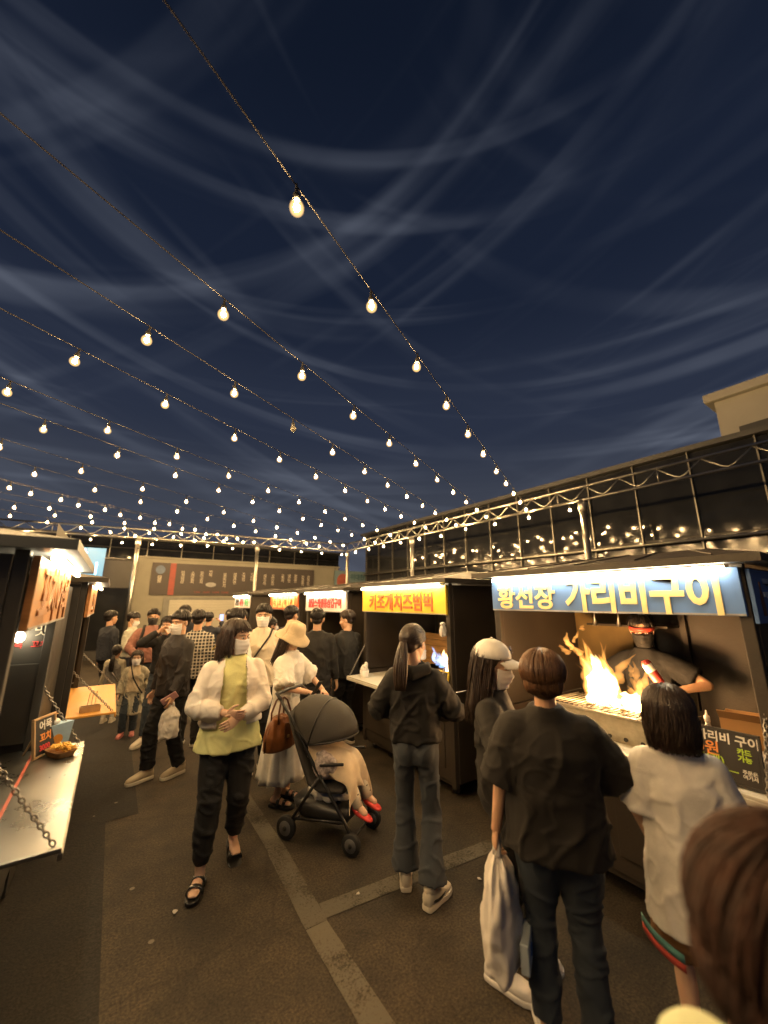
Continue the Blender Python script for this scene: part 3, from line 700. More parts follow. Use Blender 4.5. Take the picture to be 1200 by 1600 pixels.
def add_hand(g, wr, d, n, side, curl=.5, sc=1.0):
    """wr wrist, d along the hand, n palm normal; thumb on the 'side' of lateral"""
    d = Vector(d).normalized(); n = Vector(n); n = (n - d*n.dot(d)).normalized(); l = d.cross(n) * side
    wr = Vector(wr); sc *= .95
    rings = []
    for t, hw, th in ((-.03, .023, .020), (0, .026, .018), (.03, .036, .016), (.06, .041, .015), (.085, .038, .012)):
        rings.append((wr + d*(t*sc), l, n, hw*sc, th*sc))
    g.loft(rings, 12)
    for k, (off, ln) in enumerate(((.031, .066), (.011, .076), (-.010, .071), (-.030, .055))):
        p = wr + d*(.078*sc) + l*(off*sc); dd = d.copy(); r = .0088*sc
        for sgi, fr in enumerate((.42, .33, .25)):
            a = curl * (.55 + .25*sgi) * (1 + .12*k); dd = (dd*math.cos(a) + n*math.sin(a)).normalized()
            q = p + dd*(ln*fr*sc); g.caps(p, q, r, r*.9, 8, 2); p = q; r *= .9
    p = wr + d*(.022*sc) + l*(.026*sc); dd = (d*.7 + l*.75 + n*.25).normalized(); q = p + dd*(.042*sc)
    g.caps(p, q, .0125*sc, .0105*sc, 8, 2); dd = (d*.9 + l*.25 + n*(.3 + curl*.5)).normalized(); g.caps(q, q + dd*(.03*sc), .0105*sc, .008*sc, 8, 2)

def strands(g, Hm, rnd, n, c, Rr, tfun, zfun=None, r=.0055, jit=.006, segs=6, phis=None, out=.0, drop_in=0.):
    for i in range(n):
        ph = rnd.uniform(-math.pi, math.pi) if phis is None else rnd.uniform(*phis)
        te = tfun(ph) * rnd.uniform(.93, 1.05); t0 = rnd.uniform(.05, .35) if rnd.random() < .5 else rnd.uniform(.3, te*.6)
        j = 1 + rnd.uniform(-jit, jit) * 8; pts = []
        sw = rnd.uniform(-.18, .18)
        for k in range(segs):
            t = t0 + (te - t0) * k / (segs - 1); p2 = ph + sw * (k / segs)
            pts.append(Vector((c[0] + Rr[0]*j*math.sin(t)*math.sin(p2), c[1] + Rr[1]*j*math.sin(t)*math.cos(p2), c[2] + Rr[2]*j*math.cos(t))))
        if zfun is not None:
            ze = zfun(ph) + rnd.uniform(-.02, .012); z0 = pts[-1].z
            if ze < z0 - .01:
                b = pts[-1]; m = max(3, int((z0 - ze) / .05) + 1)
                for k in range(1, m + 1):
                    u = k / m; rad = 1 + out * u - drop_in * u*u
                    pts.append(Vector((b.x*rad + .006*math.sin(u*5 + i), b.y*rad + .006*math.cos(u*4 + i), z0 + (ze - z0)*u)))
        N = len(pts); rr = [r * (1 - .75 * (k/(N-1))**2) * (.55 + .45*min(1, k/1.5)) for k in range(N)]
        g.tube([Hm @ p for p in pts], rr, 4)
def make_hair(root, Hm, style, mat, rnd, n):
    Rm = Hm.to_3x3(); g = G(); b = G()
    def E(c, r): b.ell(Hm @ Vector(c), r, Rm, 18, 12)
    name = 'hair'
    if style in ('short', 'crop', 'fringe'):
        E((0,-.026,.044), (.082,.096,.086)); E((0,-.055,-.01), (.066,.055,.05))
        te = {'short': (1.25, 1.72, 2.1), 'crop': (1.1, 1.6, 2.05), 'fringe': (1.40, 1.74, 2.1)}[style]
        def tf(ph):
            a = abs(ph); return te[0] + (te[1]-te[0])*min(1, a/1.2) if a < 1.2 else te[1] + (te[2]-te[1])*(a-1.2)/1.94
        if style == 'fringe': b.loft([(Hm @ Vector((0,.048,.085)), Rm@Vector((1,0,0)), Rm@Vector((0,1,0)), .056, .03), (Hm @ Vector((0,.056,.052)), Rm@Vector((1,0,0)), Rm@Vector((0,1,0)), .06, .028)], 14)
        strands(g, Hm, rnd, n, (0,-.016,.042), (.087,.104,.092), tf, None, .0065, .008)
    elif style == 'volume':
        E((0,-.022,.035), (.098,.112,.098)); E((0,-.06,-.035), (.078,.06,.06))
        def tf(ph): a = abs(ph); return 1.3 + .55*min(1, a/1.2) if a < 1.2 else 1.85 + .5*(a-1.2)/1.94
        strands(g, Hm, rnd, n, (0,-.02,.035), (.104,.118,.102), tf, None, .0046, .010)
        strands(g, Hm, rnd, n//3, (0,-.05,-.02), (.086,.072,.075), lambda p: 2.2, None, .0042, .01, phis=(1.6, 4.7))
    elif style == 'bob':
        E((0,-.018,.035), (.096,.108,.096))
        X = Rm@Vector((1,0,0)); Y = Rm@Vector((0,1,0))
        b.loft([(Hm@Vector((0,-.03,z)), X, Y, rx, ry) for z, rx, ry in ((.05,.095,.085),(-.03,.102,.09),(-.09,.104,.09),(-.125,.095,.08))], 18)
        def tf(ph): a = abs(ph); return 1.45 if a < .75 else 1.75
        def zf(ph): a = abs(ph); return .05 if a < .75 else -.13
        strands(g, Hm, rnd, n, (0,-.018,.035), (.102,.114,.100), tf, zf, .0042, .007, out=.10, drop_in=.16)
    elif style in ('long', 'shoulder'):
        E((0,-.028,.044), (.088,.098,.090))
        X = Rm@Vector((1,0,0)); Y = Rm@Vector((0,1,0)); zl = -.30 if style == 'long' else -.17
        b.loft([(Hm@Vector((0,y,z)), X, Y, rx, ry) for z, y, rx, ry in ((.05,-.03,.088,.08),(-.05,-.045,.095,.075),(-.12,-.07,.098,.06),(zl*.75,-.085,.10,.05),(zl,-.09,.085,.035))], 18)
        def tf(ph): a = abs(ph); return 1.22 + .2*a if a < 1.12 else 1.72
        def zf(ph): a = abs(ph); return .06 if a < 1.12 else (zl + .05 if a < 1.7 else zl - .01)
        strands(g, Hm, rnd, n, (0,-.018,.038), (.094,.108,.096), tf, zf, .0046, .008, out=.22, drop_in=.05)
    elif style in ('pony', 'lowpony'):
        E((0,-.018,.038), (.083,.099,.089)); E((0,-.06,-.015), (.06,.05,.05))
        tie = Vector((0,-.118,.0 if style == 'pony' else -.055))
        for i in range(n):
            ph = rnd.uniform(-math.pi, math.pi); c = Vector((0,-.016,.04)); t = rnd.uniform(.3, 1.75) if abs(ph) > .9 else rnd.uniform(.2, 1.25)
            p0 = c + Vector((.086*math.sin(t)*math.sin(ph), .103*math.sin(t)*math.cos(ph), .092*math.cos(t))); pts = []
            for k in range(6):
                u = k/5; q = p0.lerp(tie, u) - c; f = math.sqrt((q.x/.087)**2 + (q.y/.104)**2 + (q.z/.094)**2); q = q/max(f, 1e-3) if u < .95 else q
                pts.append(Hm @ (c + q))
            g.tube(pts, [.002,.0034,.0034,.0034,.003,.003], 4)
        for i in range(n//3):
            a = rnd.uniform(0, 6.28); q = rnd.uniform(0, .022); pts = []
            for k in range(7):
                u = k/6; w = (1 + 1.3*math.sin(u*2.6)) * q
                pts.append(Hm @ (tie + Vector((w*math.cos(a), -.02 - .03*math.sin(u*2.2) + w*math.sin(a)*.6, .01 - .30*u))))
            g.tube(pts, [.005,.007,.007,.007,.006,.005,.002], 4)
        b.tube([Hm @ (tie + Vector((0, -.015 - .03*math.sin(u*2.2), .01 - .27*u))) for u in (0,.2,.4,.6,.8,1)], [.016,.026,.030,.027,.02,.008], 10)
    me = remesh(b, .008, 3)
    j = join_meshes([me, g.mesh('s')]); fixn(j)
    return ob(name, j, mat, root, True)

def face_mask(root, Hm, mat):
    rows = []
    for i in range(17):
        v = i/16; z = -.012 - .098*v
        row = []
        for k in range(15):
            a = (k/14 - .5) * 2 * 1.30
            ridge = .0022*math.sin(v*math.pi*7) + .020*math.exp(-(a/.30)**2) * max(0, 1 - abs(v - .32)/.45) + .012*math.exp(-(a/.8)**2)*math.sin(math.pi*v)
            jx = .071 - .020*v*v; jy = .072 - .006*v
            up = .012*math.exp(-(a/.25)**2)*(1 - v)
            row.append(Hm @ Vector((jx*math.sin(a), .024 + (jy + ridge)*math.cos(a), z + up + (.012*(abs(a)/1.3)**2)*(v - .5)*-2)))
        rows.append(row)
    o = ob('face_mask', G().grid(rows), mat, root, True, solid=.003)
    for s in (-1, 1):
        ob('ear_loop', G().tube([Hm @ Vector((s*.066,.04,-.008)), Hm @ Vector((s*.083,.0,.012)), Hm @ Vector((s*.086,-.014,-.01)), Hm @ Vector((s*.076,.01,-.04)), Hm @ Vector((s*.058,.042,-.08))], .0016, 4), mat, o, True)
    return o

def shoe(root, ank, yaw, kind, mats, flat=True):
    """ank: ankle in local space; yaw about z; foot points local +y"""
    a = Vector(ank); m = Matrix.Translation((a.x, a.y, a.z - .085)) @ Matrix.Rotation(-yaw, 4, 'Z')
    if not flat: m = m @ Matrix.Rotation(-.35, 4, 'X')
    X = m.to_3x3() @ Vector((1,0,0)); Y = m.to_3x3() @ Vector((0,1,0)); Z = m.to_3x3() @ Vector((0,0,1))
    prof = [(-.075,.020,.5),(-.068,.032,.8),(-.03,.038,1),(.04,.040,1),(.10,.047,1),(.145,.044,1),(.175,.032,.8),(.188,.016,.5)]
    def slab(z0, z1, grow=1.0):
        g = G(); o = []
        outl = [(x*grow, y) for y, x, _ in prof] + [(-x*grow, y) for y, x, _ in reversed(prof)]
        n = len(outl); g.add([m @ Vector((x, y*(1 + (grow-1)*.3), z0)) for x, y in outl] + [m @ Vector((x, y*(1 + (grow-1)*.3), z1)) for x, y in outl],
              [tuple(range(n-1,-1,-1)), tuple(range(n, 2*n))] + [(i, (i+1)%n, n+(i+1)%n, n+i) for i in range(n)]); return g
    sole = None
    if kind == 'sneaker':
        g = G(); hs = [.070,.088,.100,.088,.064,.050,.036,.016]
        rings = [(m @ Vector((0, y, .024 + h*.42)), X, Z, x*.98, h*.5) for (y, x, _), h in zip(prof, hs)]
        g.loft(rings, 14, pw=2.4)
        g.loft([(m @ Vector((0, -.028, .07)), X, Y, .034, .042), (m @ Vector((0, -.03, .112)), X, Y, .037, .045), (m @ Vector((0,-.032,.120)), X, Y, .034, .042)], 14)
        o = ob('shoe', g, mats[0], root, True)
        ob('sole', slab(.002, .034, 1.08), mats[1], o, bev=.006)
        lg = G()
        for k in range(4): lg.tube([m @ Vector((-.026, .035 + k*.018, .088 - k*.0075)), m @ Vector((0, .035 + k*.018, .100 - k*.009)), m @ Vector((.026, .035 + k*.018, .088 - k*.0075))], .003, 4)
        ob('laces', lg, mats[1], o)
        if len(mats) > 2:
            for s in (-1, 1):   # curved dark mark on the side
                pts = [(-.055,.062),(-.03,.050),(.0,.043),(.035,.047),(.075,.062),(.035,.058),(.0,.056),(-.03,.064)]
                g2 = G(); g2.prism([m @ Vector((s*(.0435 + .004*(y > .0)), y, z)) for y, z in pts], X*(s*.006)); ob('side_mark', g2, mats[2], o)
    elif kind == 'slipon':
        g = G(); hs = [.055,.065,.06,.062,.058,.050,.038,.018]
        g.loft([(m @ Vector((0, y, .02 + h*.42)), X, Z, x*1.06, h*.5) for (y, x, _), h in zip(prof, hs)], 14, pw=2.6)
        o = ob('shoe', g, mats[0], root, True); ob('sole', slab(.002, .03, 1.14), mats[0], o, bev=.008)
    elif kind == 'sandal':
        o = ob('sandal', slab(.002, .026, 1.08), mats[0], root, bev=.006)
        for y in (.035, .10):
            w = .047 if y > .05 else .042
            rows = [[m @ Vector((w*1.08*math.sin(t), y + dy, .022 + (.062 if y < .05 else .046)*math.cos(t)**.8 if abs(t) < 1.55 else .02)) for t in [(-1 + 2*k/10)*1.54 for k in range(11)]] for dy in (-.016, .016)]
            ob('strap', G().grid(rows), mats[0], o, True, solid=.004)
            ob('buckle', G().box(m @ Vector((.012, y - .01, .075 if y < .05 else .06)), m @ Vector((.03, y + .01, .083 if y < .05 else .068))), STEELD, o)
    return o

def person(label, loc, az, Ht=1.65, wd=1.0, wrR=(.25,.03,.80), wrL=(-.25,.03,.80), poR=(.35,-1,0), poL=(-.35,-1,0), ftR=(.09,0,0,0), ftL=(-.09,0,0,0),
           head=(0,0,0), lean=0., twist=0., top=None, bottom=None, shoes=('sneaker', None), hair=('short', HBLK), mask=None, skin=SKIN,
           hs=1.07, vox=.012, hand=(.5,.5), palm=((0,0,0),(0,0,0)), strn=220, face=True, layers=(), seed=1):
    rnd = random.Random(seed); s = Ht / 1.70
    root = empty('person', (loc[0], loc[1], loc[2] if len(loc) > 2 else 0), -R(az)); root.scale = (s, s, s)
    tag(root, label, 'person', 'people in the night market')
    pv = Vector((0, 0, .95)); Rt = Matrix.Rotation(R(-lean), 3, 'X') @ Matrix.Rotation(-R(twist), 3, 'Z')
    def T(p): p = Vector(p); return pv + Rt @ (p - pv)
    sh = {1: T((.160*wd,-.012,1.365)), -1: T((-.160*wd,-.012,1.365))}
    hip = {1: Vector((.085,0,.90)), -1: Vector((-.085,0,.90))}
    el, wr, kn, an = {}, {}, {}, {}
    for k, w_, po in ((1, wrR, poR), (-1, wrL, poL)): el[k], wr[k] = ik(sh[k], w_, .285, .25, po)
    for k, f in ((1, ftR), (-1, ftL)): kn[k], an[k] = ik(hip[k], (f[0], f[1], .085 + f[2]), .43, .405, (f[0]*.4, 1, 0))
    nb = T((0,-.015,1.43)); hc = T((0,-.004,1.585 + .05*(hs-1)))
    Hr = Matrix.Rotation(-R(az*0 + head[0]), 3, 'Z') @ Matrix.Rotation(R(head[1]), 3, 'X') @ Matrix.Rotation(R(head[2]), 3, 'Y')
    Hm = Matrix.Translation(hc) @ Hr.to_4x4() @ Matrix.Diagonal((hs, hs, hs, 1))
    # --- body: one skin surface, finer at the head and hands
    hg = G()
    def HE(c, r): hg.ell(Hm @ Vector(c), Vector(r)*hs, Hr, 18, 12)
    HE((0,-.012,.03), (.073,.090,.082)); HE((0,.022,-.034), (.057,.066,.077)); HE((0,.060,-.088), (.024,.022,.020)); HE((0,.066,.024), (.050,.020,.012))
    for k in (-1, 1): HE((k*.034,.054,-.026), (.025,.026,.024)); HE((k*.074,-.008,-.006), (.009,.018,.031)); HE((k*.076,-.002,.008), (.010,.012,.014))
    hg.caps(Hm @ Vector((0,.082,.006)), Hm @ Vector((0,.098,-.028)), .008*hs, .0125*hs, 8, 2); HE((0,.083,-.054), (.023,.011,.006)); HE((0,.081,-.064), (.019,.011,.007))
    hg.caps(Hm @ Vector((0,-.022,-.05)), nb, .050, .056, 14, 3); hg.caps(nb, nb - Vector((0,0,.07)), .056, .06, 14, 3)
    ms = [remesh(hg, .0055 if vox < .0105 else .008, 3)]
    bg = G()
    rings = [(T((0,0,z)), Rt@Vector((1,0,0)), Rt@Vector((0,1,0)), rx*wd, ry*wd) for z, rx, ry in ((.84,.10,.07),(.95,.118,.08),(1.08,.105,.072),(1.22,.118,.078),(1.34,.12,.07),(1.40,.09,.06))]
    bg.loft(rings, 20)
    for k in (1, -1):
        bg.caps(sh[k], el[k], .044, .038, 12); bg.caps(el[k], wr[k], .039, .026, 12); bg.caps(T((k*.05,-.01,1.355)), sh[k] - Vector((0,0,.015)), .045, .038, 12)
        bg.caps(hip[k], kn[k], .066, .046, 12); bg.caps(kn[k], kn[k].lerp(an[k], .4), .044, .046, 12); bg.caps(kn[k].lerp(an[k], .4), an[k], .046, .034, 12)
        f = ftR if k == 1 else ftL; ym = Matrix.Rotation(-f[3], 3, 'Z')
        if shoes[0] in ('sandal', 'slipon'):
            q = an[k]; fl = [(q + ym @ Vector((0, y, zz - .06)), ym@Vector((1,0,0)), Vector((0,0,1)), x, h) for y, x, zz, h in ((-.06,.024,.03,.024),(-.03,.03,.04,.036),(.03,.034,.034,.030),(.09,.040,.020,.018),(.14,.038,.016,.013),(.165,.028,.014,.009))]
            bg.loft(fl, 12)
    ms.append(remesh(bg, max(vox, .009), 4))
    for k, cu, pm in ((1, hand[0], palm[0]), (-1, hand[1], palm[1])):
        h = G(); d = wr[k] - el[k]; n = Vector(pm) if Vector(pm).length > .1 else Vector((-k, .25, 0))
        add_hand(h, wr[k], d, n, (1 if k == 1 else -1), cu); ms.append(remesh(h, .0042 if vox < .0105 else .006, 2))
    bm = join_meshes(ms); body = ob('body', bm, skin, root, True)
    if face:
        for k in (-1, 1):
            e = ob('eye', G().ell(Hm @ Vector((k*.030,.0795,.002)), Vector((.0125,.006,.0065))*hs, Hr, 10, 6), EYEW, root, True)
            ob('pupil', G().ell(Hm @ Vector((k*.030,.0835,.002)), Vector((.0058,.0028,.0060))*hs, Hr, 8, 6), EYED, e, True)
            ob('eyebrow', G().tube([Hm @ Vector((k*.014,.0885,.022)), Hm @ Vector((k*.032,.087,.0265)), Hm @ Vector((k*.050,.074,.021))], [.003,.0036,.0015], 5), hair[1], root, True)
    make_hair(root, Hm, hair[0], hair[1], rnd, strn)
    if mask: face_mask(root, Hm, mask)
    # --- clothing
    def torso(t, nm):
        g = G(); fit = t.get('fit', 1.05); hw = t.get('hemw', 1.05); hem = t['hem']; bk = t.get('back', 0.)
        zr = [(hem, .172*hw, .128*hw), ((hem+1.08)/2, .168*(hw+fit)/2, .122*(hw+fit)/2), (1.10, .160*fit, .116*fit), (1.25, .176*fit, .124*fit), (1.33, .165*(fit*.5+.5), .108*(fit*.5+.5)), (1.385, .125, .088), (1.43, .086, .076), (t.get('neck', 1.452), .074, .068)]
        dx = t.get('hemx', 0.); dy = t.get('hemy', 0.)
        rings = []
        for z, rx, ry in zr:
            u = max(0, (1.2 - z) / .4); c = T((dx*u, dy*u - bk, z)) if z > .95 else Vector((dx*u, dy*u - bk, z))
            rings.append((c, Rt@Vector((1,0,0)), Rt@Vector((0,1,0)), rx*wd, ry*wd*(t.get('depth', 1.0))))
        g.loft(rings, 28, pw=2.25)
        sl = t.get('sl', 'long'); r0, r1, r2 = t.get('sr', (.080, .062, .046))
        if sl:
            for k in (1, -1):
                s0 = sh[k] - Rt @ Vector((k*(r0-.06)*.35, 0, (r0-.056)*.95)); r0s = r0*.94
                g.caps(T((k*.055,-.012,1.385)), sh[k] - Rt @ Vector((k*.01,0,.012)), .058, .052, 14); g.caps(T((k*.08,-.012,1.30)), s0, .10, r0s, 14)
                if sl == 'long':
                    e = wr[k].lerp(el[k], t.get('cuff', .06))
                    mid = el[k].lerp(e, .6)
                    g.caps(s0, el[k], r0s, r1, 14); g.tube([el[k], mid, e], [r1, (r1+r2)*.5 + t.get('puff', 0), r2], 14)
                    g.caps(el[k], el[k] + Vector((0,0,.001)), r1, r1, 14)
                else:
                    e = sh[k].lerp(el[k], t.get('slen', .72)); g.tube([s0, s0.lerp(e, .5), e - Vector((0,0,(r0-.06)*.4))], [r0s, r0, r0*t.get('flare', 1.08)], 14)
        me = remesh(g, t.get('vox', max(.011, vox)), t.get('sm', 5))
        amp = t.get('fold', .008)
        def fn(co, no):
            P = co * np.array([1, 1, .42]); f = vnoise(P, 20, seed, 2) * .75 + 1.5*np.exp(-(vnoise(co * np.array([1.2,1.2,.75]), 10, seed + 5, 2)/.16)**2) + .9*np.exp(-(vnoise(co * np.array([1,1,1.2]), 16, seed + 6, 2)/.14)**2) - .5
            w = np.clip((1.42 - co[:, 2]) / .22, .30, 1); return co + no * (amp * (f * w + .25))[:, None]
        displace(me, fn)
        if t.get('open'):       # unzipped front: the strip over the chest is left out and the cloth given thickness
            b_ = bmesh.new(); b_.from_mesh(me); w_ = t['open']
            dead = [f for f in b_.faces if (lambda c: abs(c.x) < w_*(1.25 - .35*max(0, (c.z - 1.0)/.44)) and .03 < c.y < .178 and c.z < 1.47)(f.calc_center_median())]
            bmesh.ops.delete(b_, geom=dead, context='FACES'); b_.to_mesh(me); b_.free()
            return ob(nm, me, t['m'], root, True, solid=.005)
        return ob(nm, me, t['m'], root, True)
    if top: torso(top, top.get('name', 'shirt'))
    for t in layers: torso(t, t.get('name', 'jacket'))
    if bottom:
        g = G(); kd = bottom.get('kind', 'trousers'); w0 = bottom.get('w', 1.0)
        if kd in ('trousers', 'shorts'):
            wz = bottom.get('waist', 1.03)
            g.loft([((0,0,z), (1,0,0), (0,1,0), rx*wd*w0, ry*wd*w0) for z, rx, ry in ((.80,.11,.08),(.86,.155,.105),(.93,.160,.108),(wz,.140,.100))], 24)
            for k in (1, -1): g.ell((k*.070*wd,-.048,.885), (.082*wd*w0,.072,.105))
            r0, r1, r2 = bottom.get('r', (.098, .070, .055))
            for k in (1, -1):
                if kd == 'trousers':
                    e = an[k].lerp(kn[k], bottom.get('len', .0)); q = kn[k].lerp(e, .5)
                    g.tube([hip[k] + Vector((0,0,.02)), hip[k].lerp(kn[k], .4), kn[k], q, e], [r0*wd*.98, (r0*.62+r1*.38)*wd, r1, (r1+r2)/2*bottom.get('calf', 1.0), r2], 16)
                    if bottom.get('cuffs'): g.caps(e, e + (kn[k]-e).normalized()*.03, r2*.9, r2*.95, 12)
                else:
                    e = hip[k].lerp(kn[k], bottom.get('len', .9)); g.tube([hip[k] + Vector((0,0,.02)), e], [r0*wd, r1], 16)
            me = remesh(g, max(.010, vox), 9); amp = bottom.get('fold', .006)
            def fn(co, no):
                f = vnoise(co * np.array([1,1,.5]), 20, seed + 3, 2) * .5 + 1.6*np.exp(-(vnoise(co * np.array([.7,.7,1.5]), 16, seed + 9, 2)/.16)**2) + .8*np.exp(-(vnoise(co * np.array([.9,.9,.5]), 15, seed + 4, 2)/.14)**2) - .5
                return co + no * (amp * (f + .35))[:, None]
            displace(me, fn); ob('trousers' if kd == 'trousers' else 'shorts', me, bottom['m'], root, True)
        else:
            hem = bottom['hem']; hw = bottom.get('hw', .30); n = 64; rows = []
            for i in range(15):
                u = i/14; z = 1.04 + (hem - 1.04)*u; row = []
                for j in range(n + 1):
                    a = 2*math.pi*j/n; b_ = .145*wd + (hw - .145*wd)*u**.8; f = 1 + (.10*math.sin(a*9 + 1.3*math.sin(a*2)) + .05*math.sin(a*17 + 2)) * u
                    row.append((b_*f*math.cos(a), b_*.82*f*math.sin(a) + bottom.get('dy', 0)*u, z + .012*math.sin(a*9)*u))
                rows.append(row)
            ob('skirt', G().grid(rows), bottom['m'], root, True, solid=.004)
    if shoes[0] != 'none':
        for k, f in ((1, ftR), (-1, ftL)): shoe(root, an[k], f[3], shoes[0], shoes[1], f[2] < .03)
    return dict(root=root, Hm=Hm, wr=wr, el=el, sh=sh, an=an, kn=kn, hip=hip, T=T, s=s, hs=hs)

def world(pd, p): 
    r = pd['root']; m = Matrix.Translation(r.location) @ Matrix.Rotation(r.rotation_euler[2], 4, 'Z') @ Matrix.Diagonal((*r.scale, 1)); return m @ Vector(p)

def baseball_cap(pd, mat, logo=None, name='cap'):
    Hm = pd['Hm']; rows = []
    for i in range(8):
        t = i/7*1.52; rows.append([Hm @ Vector((.100*math.sin(t)*math.sin(a), -.010 + .116*math.sin(t)*math.cos(a), .046 + .106*math.cos(t))) for a in [2*math.pi*k/24 for k in range(25)]])
    o = ob(name, G().grid(rows), mat, pd['root'], True, solid=.004)
    br = []
    for i in range(6):
        u = i/5; br.append([Hm @ Vector((.090*(1 - .12*u)*math.sin(a), .02 + (.086 + .088*u)*math.cos(a), .052 - .02*u - .018*(abs(a)/1.1)**2 - .01*u*u)) for a in [(-1 + 2*k/12)*1.1 for k in range(13)]])
    ob('brim', G().grid(br), mat, o, True, solid=.005)
    ob('button', G().ell(Hm @ Vector((0,-.014,.158)), (.009,.009,.005)), mat, o, True)
    for k in range(6):
        a = k*math.pi/3; ob('seam', G().tube([Hm @ Vector((.1025*math.sin(t)*math.sin(a), -.010 + .1185*math.sin(t)*math.cos(a), .046 + .1085*math.cos(t))) for t in (.1,.5,.9,1.3,1.5)], .0015, 4), mat, o, True)
    if logo:
        m = Hm @ frame((0, .098, .112), (1,0,0), (0,-.45,1))
        text('H•', .036, logo, o, m, name='emblem', bold=.0015, ext=.003); text('— —', .016, logo, o, m @ Matrix.Translation((0,-.022,0)), name='emblem', bold=.001, ext=.003)
    return o
def bucket_hat(pd, mat):
    Hm = pd['Hm']; rows = []; rnd = random.Random(4)
    prof = [(.004,.150),(.05,.148),(.085,.135),(.098,.105),(.104,.06),(.112,.045),(.135,.02),(.158,-.006),(.170,-.02)]
    for k, (r, z) in enumerate(prof):
        w = max(0, k - 5) / 3
        rows.append([Hm @ Vector((r*math.cos(a)*(1 + .02*math.sin(3*a)), -.012 + r*1.1*math.sin(a)*(1 + .02*math.sin(2*a)), z + w*.014*math.sin(3*a + .6) + .004*math.sin(5*a + k))) for a in [2*math.pi*j/36 for j in range(37)]])
    o = ob('bucket_hat', G().grid(rows), mat, pd['root'], True, solid=.004)
    for z_, r_ in ((.062, .106), (.048, .112)):
        ob('seam', G().tube([Hm @ Vector((r_*math.cos(a)*(1+.02*math.sin(3*a)), -.012 + r_*1.1*math.sin(a)*(1 + .02*math.sin(2*a)), z_)) for a in [2*math.pi*j/36 for j in range(37)]], .0022, 4), mat, o, True)
    return o
# ---------------------------------------------------------------- who is there
C = cloth
HNEAR = M('near_dark_brown_hair', (.030,.010,.0045), .85, 0, .3, 30, island=.35)
JBLK = C('black_jersey', (.010,.0095,.0095)); DENIM = C('dark_denim', (.040,.052,.066), .9, .4, 300); DENIMG = C('grey_denim', (.052,.060,.070), .9, .4, 300)
LIME = C('lime_cotton', (.80,.78,.34)); CREAMJ = C('cream_nylon', (.76,.69,.59), .55, .05); BEIGE = C('beige_cotton', (.50,.42,.30)); WHITE = C('white_cotton', (.78,.75,.69))
BRNW = C('brown_black_tee', (.013,.0105,.0085)); TAN = C('tan_canvas', (.26,.14,.05)); KHAKI = C('pale_khaki', (.42,.38,.28)); PINKS = C('dusty_pink_fleece', (.28,.13,.10)); NAVYC = C('navy_cloth', (.018,.022,.034))
ORNG = C('coral_knit', (.46,.10,.04)); GREYV = C('grey_vest', (.15,.14,.13)); LBEI = C('light_beige_cotton', (.58,.47,.32)); YELB = C('yellow_vinyl', (.75,.55,.05))
SNW = C('off_white_shoe', (.62,.56,.44), .7); SOLE = M('shoe_sole', (.66,.60,.48), .6); BLKSH = M('black_leather', (.014,.013,.012), .35, 0, .2, 20, .1, 80); PINKSH = C('pink_shoe', (.55,.20,.18), .6); WHTR = M('white_foam_rubber', (.76,.73,.68), .5)
BEISN = C('beige_shoe', (.46,.38,.26), .75)
def plaid():
    m = cloth('black_white_plaid', (.03,.03,.03)); t = m.node_tree; n = t.nodes; l = t.links; p = n['Principled BSDF']
    co = n.new('ShaderNodeTexCoord'); sp = n.new('ShaderNodeSeparateXYZ'); l.new(co.outputs['Object'], sp.inputs[0]); fs = []
    for ax, sc in ((0, 24), (2, 24)):
        a = n.new('ShaderNodeMath'); a.operation = 'MULTIPLY'; a.inputs[1].default_value = sc; l.new(sp.outputs[ax], a.inputs[0])
        b = n.new('ShaderNodeMath'); b.operation = 'FRACT'; l.new(a.outputs[0], b.inputs[0]); c = n.new('ShaderNodeMath'); c.operation = 'LESS_THAN'; c.inputs[1].default_value = .30; l.new(b.outputs[0], c.inputs[0]); fs.append(c.outputs[0])
    d = n.new('ShaderNodeMath'); d.operation = 'MAXIMUM'; l.new(fs[0], d.inputs[0]); l.new(fs[1], d.inputs[1])
    x = n.new('ShaderNodeMix'); x.data_type = 'RGBA'; l.new(d.outputs[0], x.inputs[0]); x.inputs[6].default_value = (.02,.02,.02,1); x.inputs[7].default_value = (.45,.42,.36,1); l.new(x.outputs[2], p.inputs['Base Color']); return m
PLAID = plaid()
SNEAK = ('sneaker', (SNW, SOLE)); SNEAKB = ('sneaker', (BEISN, SOLE)); SNDK = ('sneaker', (JBLK, SOLE))

lime = person('woman in lime shirt and cream jacket walking with clasped hands', (.86,3.34), 190, 1.68, 1.08,
    wrR=(.045,.215,1.075), wrL=(-.035,.225,1.035), poR=(1,-.35,-.35), poL=(-1,-.35,-.35), ftR=(.125,.15,0,.25), ftL=(-.10,-.13,.035,-.1),
    head=(-46,-4,0), lean=1, twist=-6, hair=('shoulder', HDBR), mask=MWHT, skin=SKIN2, vox=.009, strn=800, hand=(.55,.55), palm=((-.6,-.7,.2),(.6,-.6,-.3)),
    top=dict(m=LIME, hem=.80, fit=1.0, hemw=1.34, sl=None, fold=.006, vox=.010, neck=1.455), shoes=('sandal', (BLKSH,)),
    layers=[dict(name='jacket', m=CREAMJ, hem=.97, fit=1.16, hemw=1.24, open=.085, back=.0, depth=1.04, sl='long', sr=(.078,.064,.046), puff=.014, cuff=.14, fold=.006, vox=.010, sm=4, neck=1.44)],
    bottom=dict(m=JBLK, r=(.112,.080,.062), len=.20, cuffs=True, fold=.007), seed=11)
